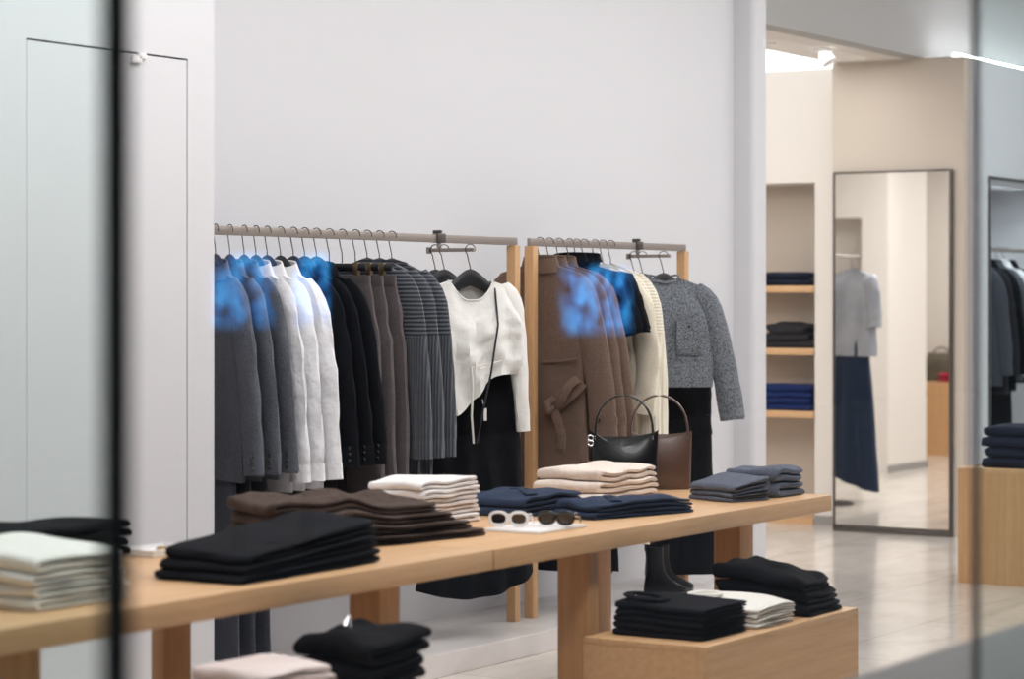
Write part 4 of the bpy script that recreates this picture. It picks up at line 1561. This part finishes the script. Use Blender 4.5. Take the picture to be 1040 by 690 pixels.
# ---------------------------------------------------------------- things that the mirror shows
sxm, sym = 11.7, 7.21
t = thing('garment_stand', 'metal garment stand with round base reflected in the mirror', 'garment stand', None, (sxm + 0.36, sym, 0))
g = G()
g.tube([(0, 0, 0), (0, 0, 0.012), (0, 0, 0.018)], [0.16, 0.16, 0.15], 28)
g.build('base', M['steel'], t)
g = G()
g.tube([(0, 0, 0.018), (0, 0, 1.75)], 0.012, 12)
g.build('pole', M['rail'], t)
g = G()
g.tube([(0.15, 0, 1.757), (-0.44, 0, 1.757)], 0.011, 12)
g.tube([(-0.44, 0, 1.757), (-0.455, 0, 1.757)], 0.016, 12)
g.build('arm', M['rail'], t)
yr = math.radians(20)
zr = 1.757
t = thing('tee', 'pale grey tee hanging on the stand that the mirror reflects', 'tee', None, (sxm, sym, zr + HZ), yr)
g = G()
shell(g, lambda v: lerp(0.19, 0.23, sm(v)), shoulder(0.055), -0.62, lambda v: 0.04 * (0.3 + 0.7 * sm(v * 4)), seed=330, fold=(0.01, 8, 1))
g.build('body', M['tee_grey'], t)
for sd in (-1, 1):
    sleeve('sleeve', t, sd, M['tee_grey'], y0=0.15, flare=0.03, bend=0.0, length=0.36, r0=(0.04, 0.07), r1=(0.04, 0.075), seed=331 + sd)
hanger(sxm, 'black hanger inside the reflected pale grey tee', yr, sym, zr, group='reflected hangers')
t = thing('skirt', 'long dark denim skirt below the pale grey tee in the mirror', 'skirt', None, (sxm, sym, 1.16), yr)
g = G()
shell(g, lambda v: lerp(0.15, 0.24, v), lambda u: 0.0, lambda u: -1.03 + 0.06 * u, lambda v: lerp(0.03, 0.06, v), seed=335, fold=(0.012, 9, 1), top=False, vexp=1.0)
g.build('skirt_panel', M['denim'], t)
g = G()
g.tube([(0.026 * math.sin(a), 0.148 * math.cos(a), -0.006) for a in [2 * PI * k / 28 for k in range(28)]], (0.003, 0.02), 8, up=Vector((1, 0, 0)), closed=True)
g.build('waistband', M['denim'], t)
# shelves in the rear niche and their contents
for z, lab in ((1.53, 'upper rear oak shelf reflected beside the tee'), (0.88, 'lower rear oak shelf reflected beside the skirt')):
    shelf(lab, z, RY0 + 0.003, 9.7, NX2 - 0.298, NX2 + 0.02)
stack([('folded_sweater', 'folded dark sweater on the upper rear shelf', 'folded sweater', None, M['navy'], 0.2, 0.3, 0.07, 2, 340)], NX2 - 0.12, RY0 + 0.2, 1.53, 0)
stack([('folded_sweater', 'folded navy sweater on the lower rear shelf', 'folded sweater', None, M['denim_blue'], 0.2, 0.3, 0.08, 2, 341)], NX2 - 0.12, RY0 + 0.2, 0.88, 0)
# cabinet with bags
plinth('cabinet', 'oak cabinet with heaped bags reflected at the mirror edge', 6.0, 6.7, 7.2, 9.4, 0.68, M['oak_z'])['category'] = 'cabinet'


def tote(label, x, y, rz, mat, w, h, th):
    t = thing('tote_bag', label, 'bag', 'bags on the cabinet', (x, y, 0.68), rz)
    g = G()
    rings = []
    for v in (0, 0.05, 0.2, 0.45, 0.7, 0.9, 1.0):
        rings.append([(math.copysign(abs(math.sin(a)) ** 0.6, math.sin(a)) * th / 2 * (1 - 0.7 * v * v) * (1 + 0.2 * noise.noise(Vector((math.cos(a), math.sin(a), v * 3 + x)))), math.copysign(abs(math.cos(a)) ** 0.6, math.cos(a)) * w / 2 * (1 - 0.15 * v), v * h * (1 + 0.12 * math.sin(3 * a))) for a in [2 * PI * q / 30 for q in range(30)]])
    g.loft(rings, cap0=True, cap1=True)
    g.build('bag_body', mat, t)
    g = G()
    g.tube([(0, -w * 0.28 * math.cos(PI * k / 16), h * 0.9 + 0.1 * math.sin(PI * k / 16)) for k in range(17)], 0.008, 8)
    g.build('handle', mat, t)


tote('khaki canvas bag on the reflected cabinet', 6.4, 8.68, 0.1, M['khaki'], 0.34, 0.24, 0.22)
tote('black slouchy bag on the reflected cabinet', 6.12, 8.46, -0.1, M['black_cloth'], 0.4, 0.36, 0.26)
stack([('folded_scarf', 'small red folded cloth by the bags on the reflected cabinet', 'folded cloth', None, M['red'], 0.14, 0.16, 0.09, 2, 345)], 6.63, 8.52, 0.68, 0.3)

# ================================================================ LIGHT
def area(name, loc, size, power, col=(1, 1, 1), rot=(0, 0, 0), spread=PI):
    l = bpy.data.lights.new(name, 'AREA')
    l.shape = 'RECTANGLE'
    l.size, l.size_y = size
    l.energy = power
    l.color = col
    l.spread = spread
    o = bpy.data.objects.new(name, l)
    COL.objects.link(o)
    o.location = loc
    o.rotation_euler = rot
    return o


area('shop_ceiling_lamp', (5.2, 2.5, 3.56), (4.5, 0.8), 108, (1, 0.99, 0.98), (math.radians(38), 0, 0))
area('shop_ceiling_lamp_2', (10.2, 2.4, 3.56), (4.4, 0.8), 95, (1, 0.99, 0.98), (math.radians(38), 0, 0))
area('shop_ceiling_lamp_3', (7.3, 3.9, 3.58), (7.8, 1.2), 108, (1, 0.99, 0.98))
area('added_wall_fill', (14.0, 3.0, 3.58), (3.4, 1.0), 110, (0.97, 0.99, 1), (math.radians(30), 0, 0))  # fill light added to brighten the wall right of the mirror
area('rear_ceiling_lamp', (10.5, 7.0, CZ - 0.02), (2.6, 1.2), 112, (1, 0.98, 0.955))
area('rear_ceiling_lamp_2', (6.9, 7.4, CZ - 0.02), (1.2, 1.6), 75, (1, 0.98, 0.955))
area('passage_lamp', (12.8, 6.1, CZ - 0.02), (1.6, 0.3), 12, (1, 0.98, 0.955))
area('recess_lamp', ((RX0 + RX1) / 2, 5.85, RZ - 0.02), (1.2, 0.2), 9, (0.95, 0.98, 1))

w = bpy.data.worlds.new('street_dusk')
SC.world = w
w.use_nodes = True
bg = w.node_tree.nodes['Background']
bg.inputs[0].default_value = (0.75, 0.85, 1.0, 1)
bg.inputs[1].default_value = 0.3

# ================================================================ CAMERA
cam = bpy.data.cameras.new('camera')
cam.sensor_fit = 'HORIZONTAL'
cam.sensor_width = 36.0
cam.lens = FPX / 1040 * 36.0
cam.shift_y = -(345.0 - HY) / 1040.0
cam.dof.use_dof = True
cam.dof.focus_distance = 9.3
cam.dof.aperture_fstop = 2.8
cam.clip_start = 0.05
co = bpy.data.objects.new('camera', cam)
COL.objects.link(co)
co.location = (0, 0, EYE)
co.rotation_euler = (PI / 2, 0, YAW - PI / 2)
SC.camera = co

SC.view_settings.view_transform = 'Standard'
SC.view_settings.look = 'None'
SC.view_settings.exposure = -0.06
SC.view_settings.gamma = 1.0
SC.view_settings.use_curve_mapping = False
SC.cycles.use_denoising = True
SC.cycles.max_bounces = 10
SC.cycles.transparent_max_bounces = 12
SC.cycles.caustics_reflective = False
SC.cycles.caustics_refractive = False
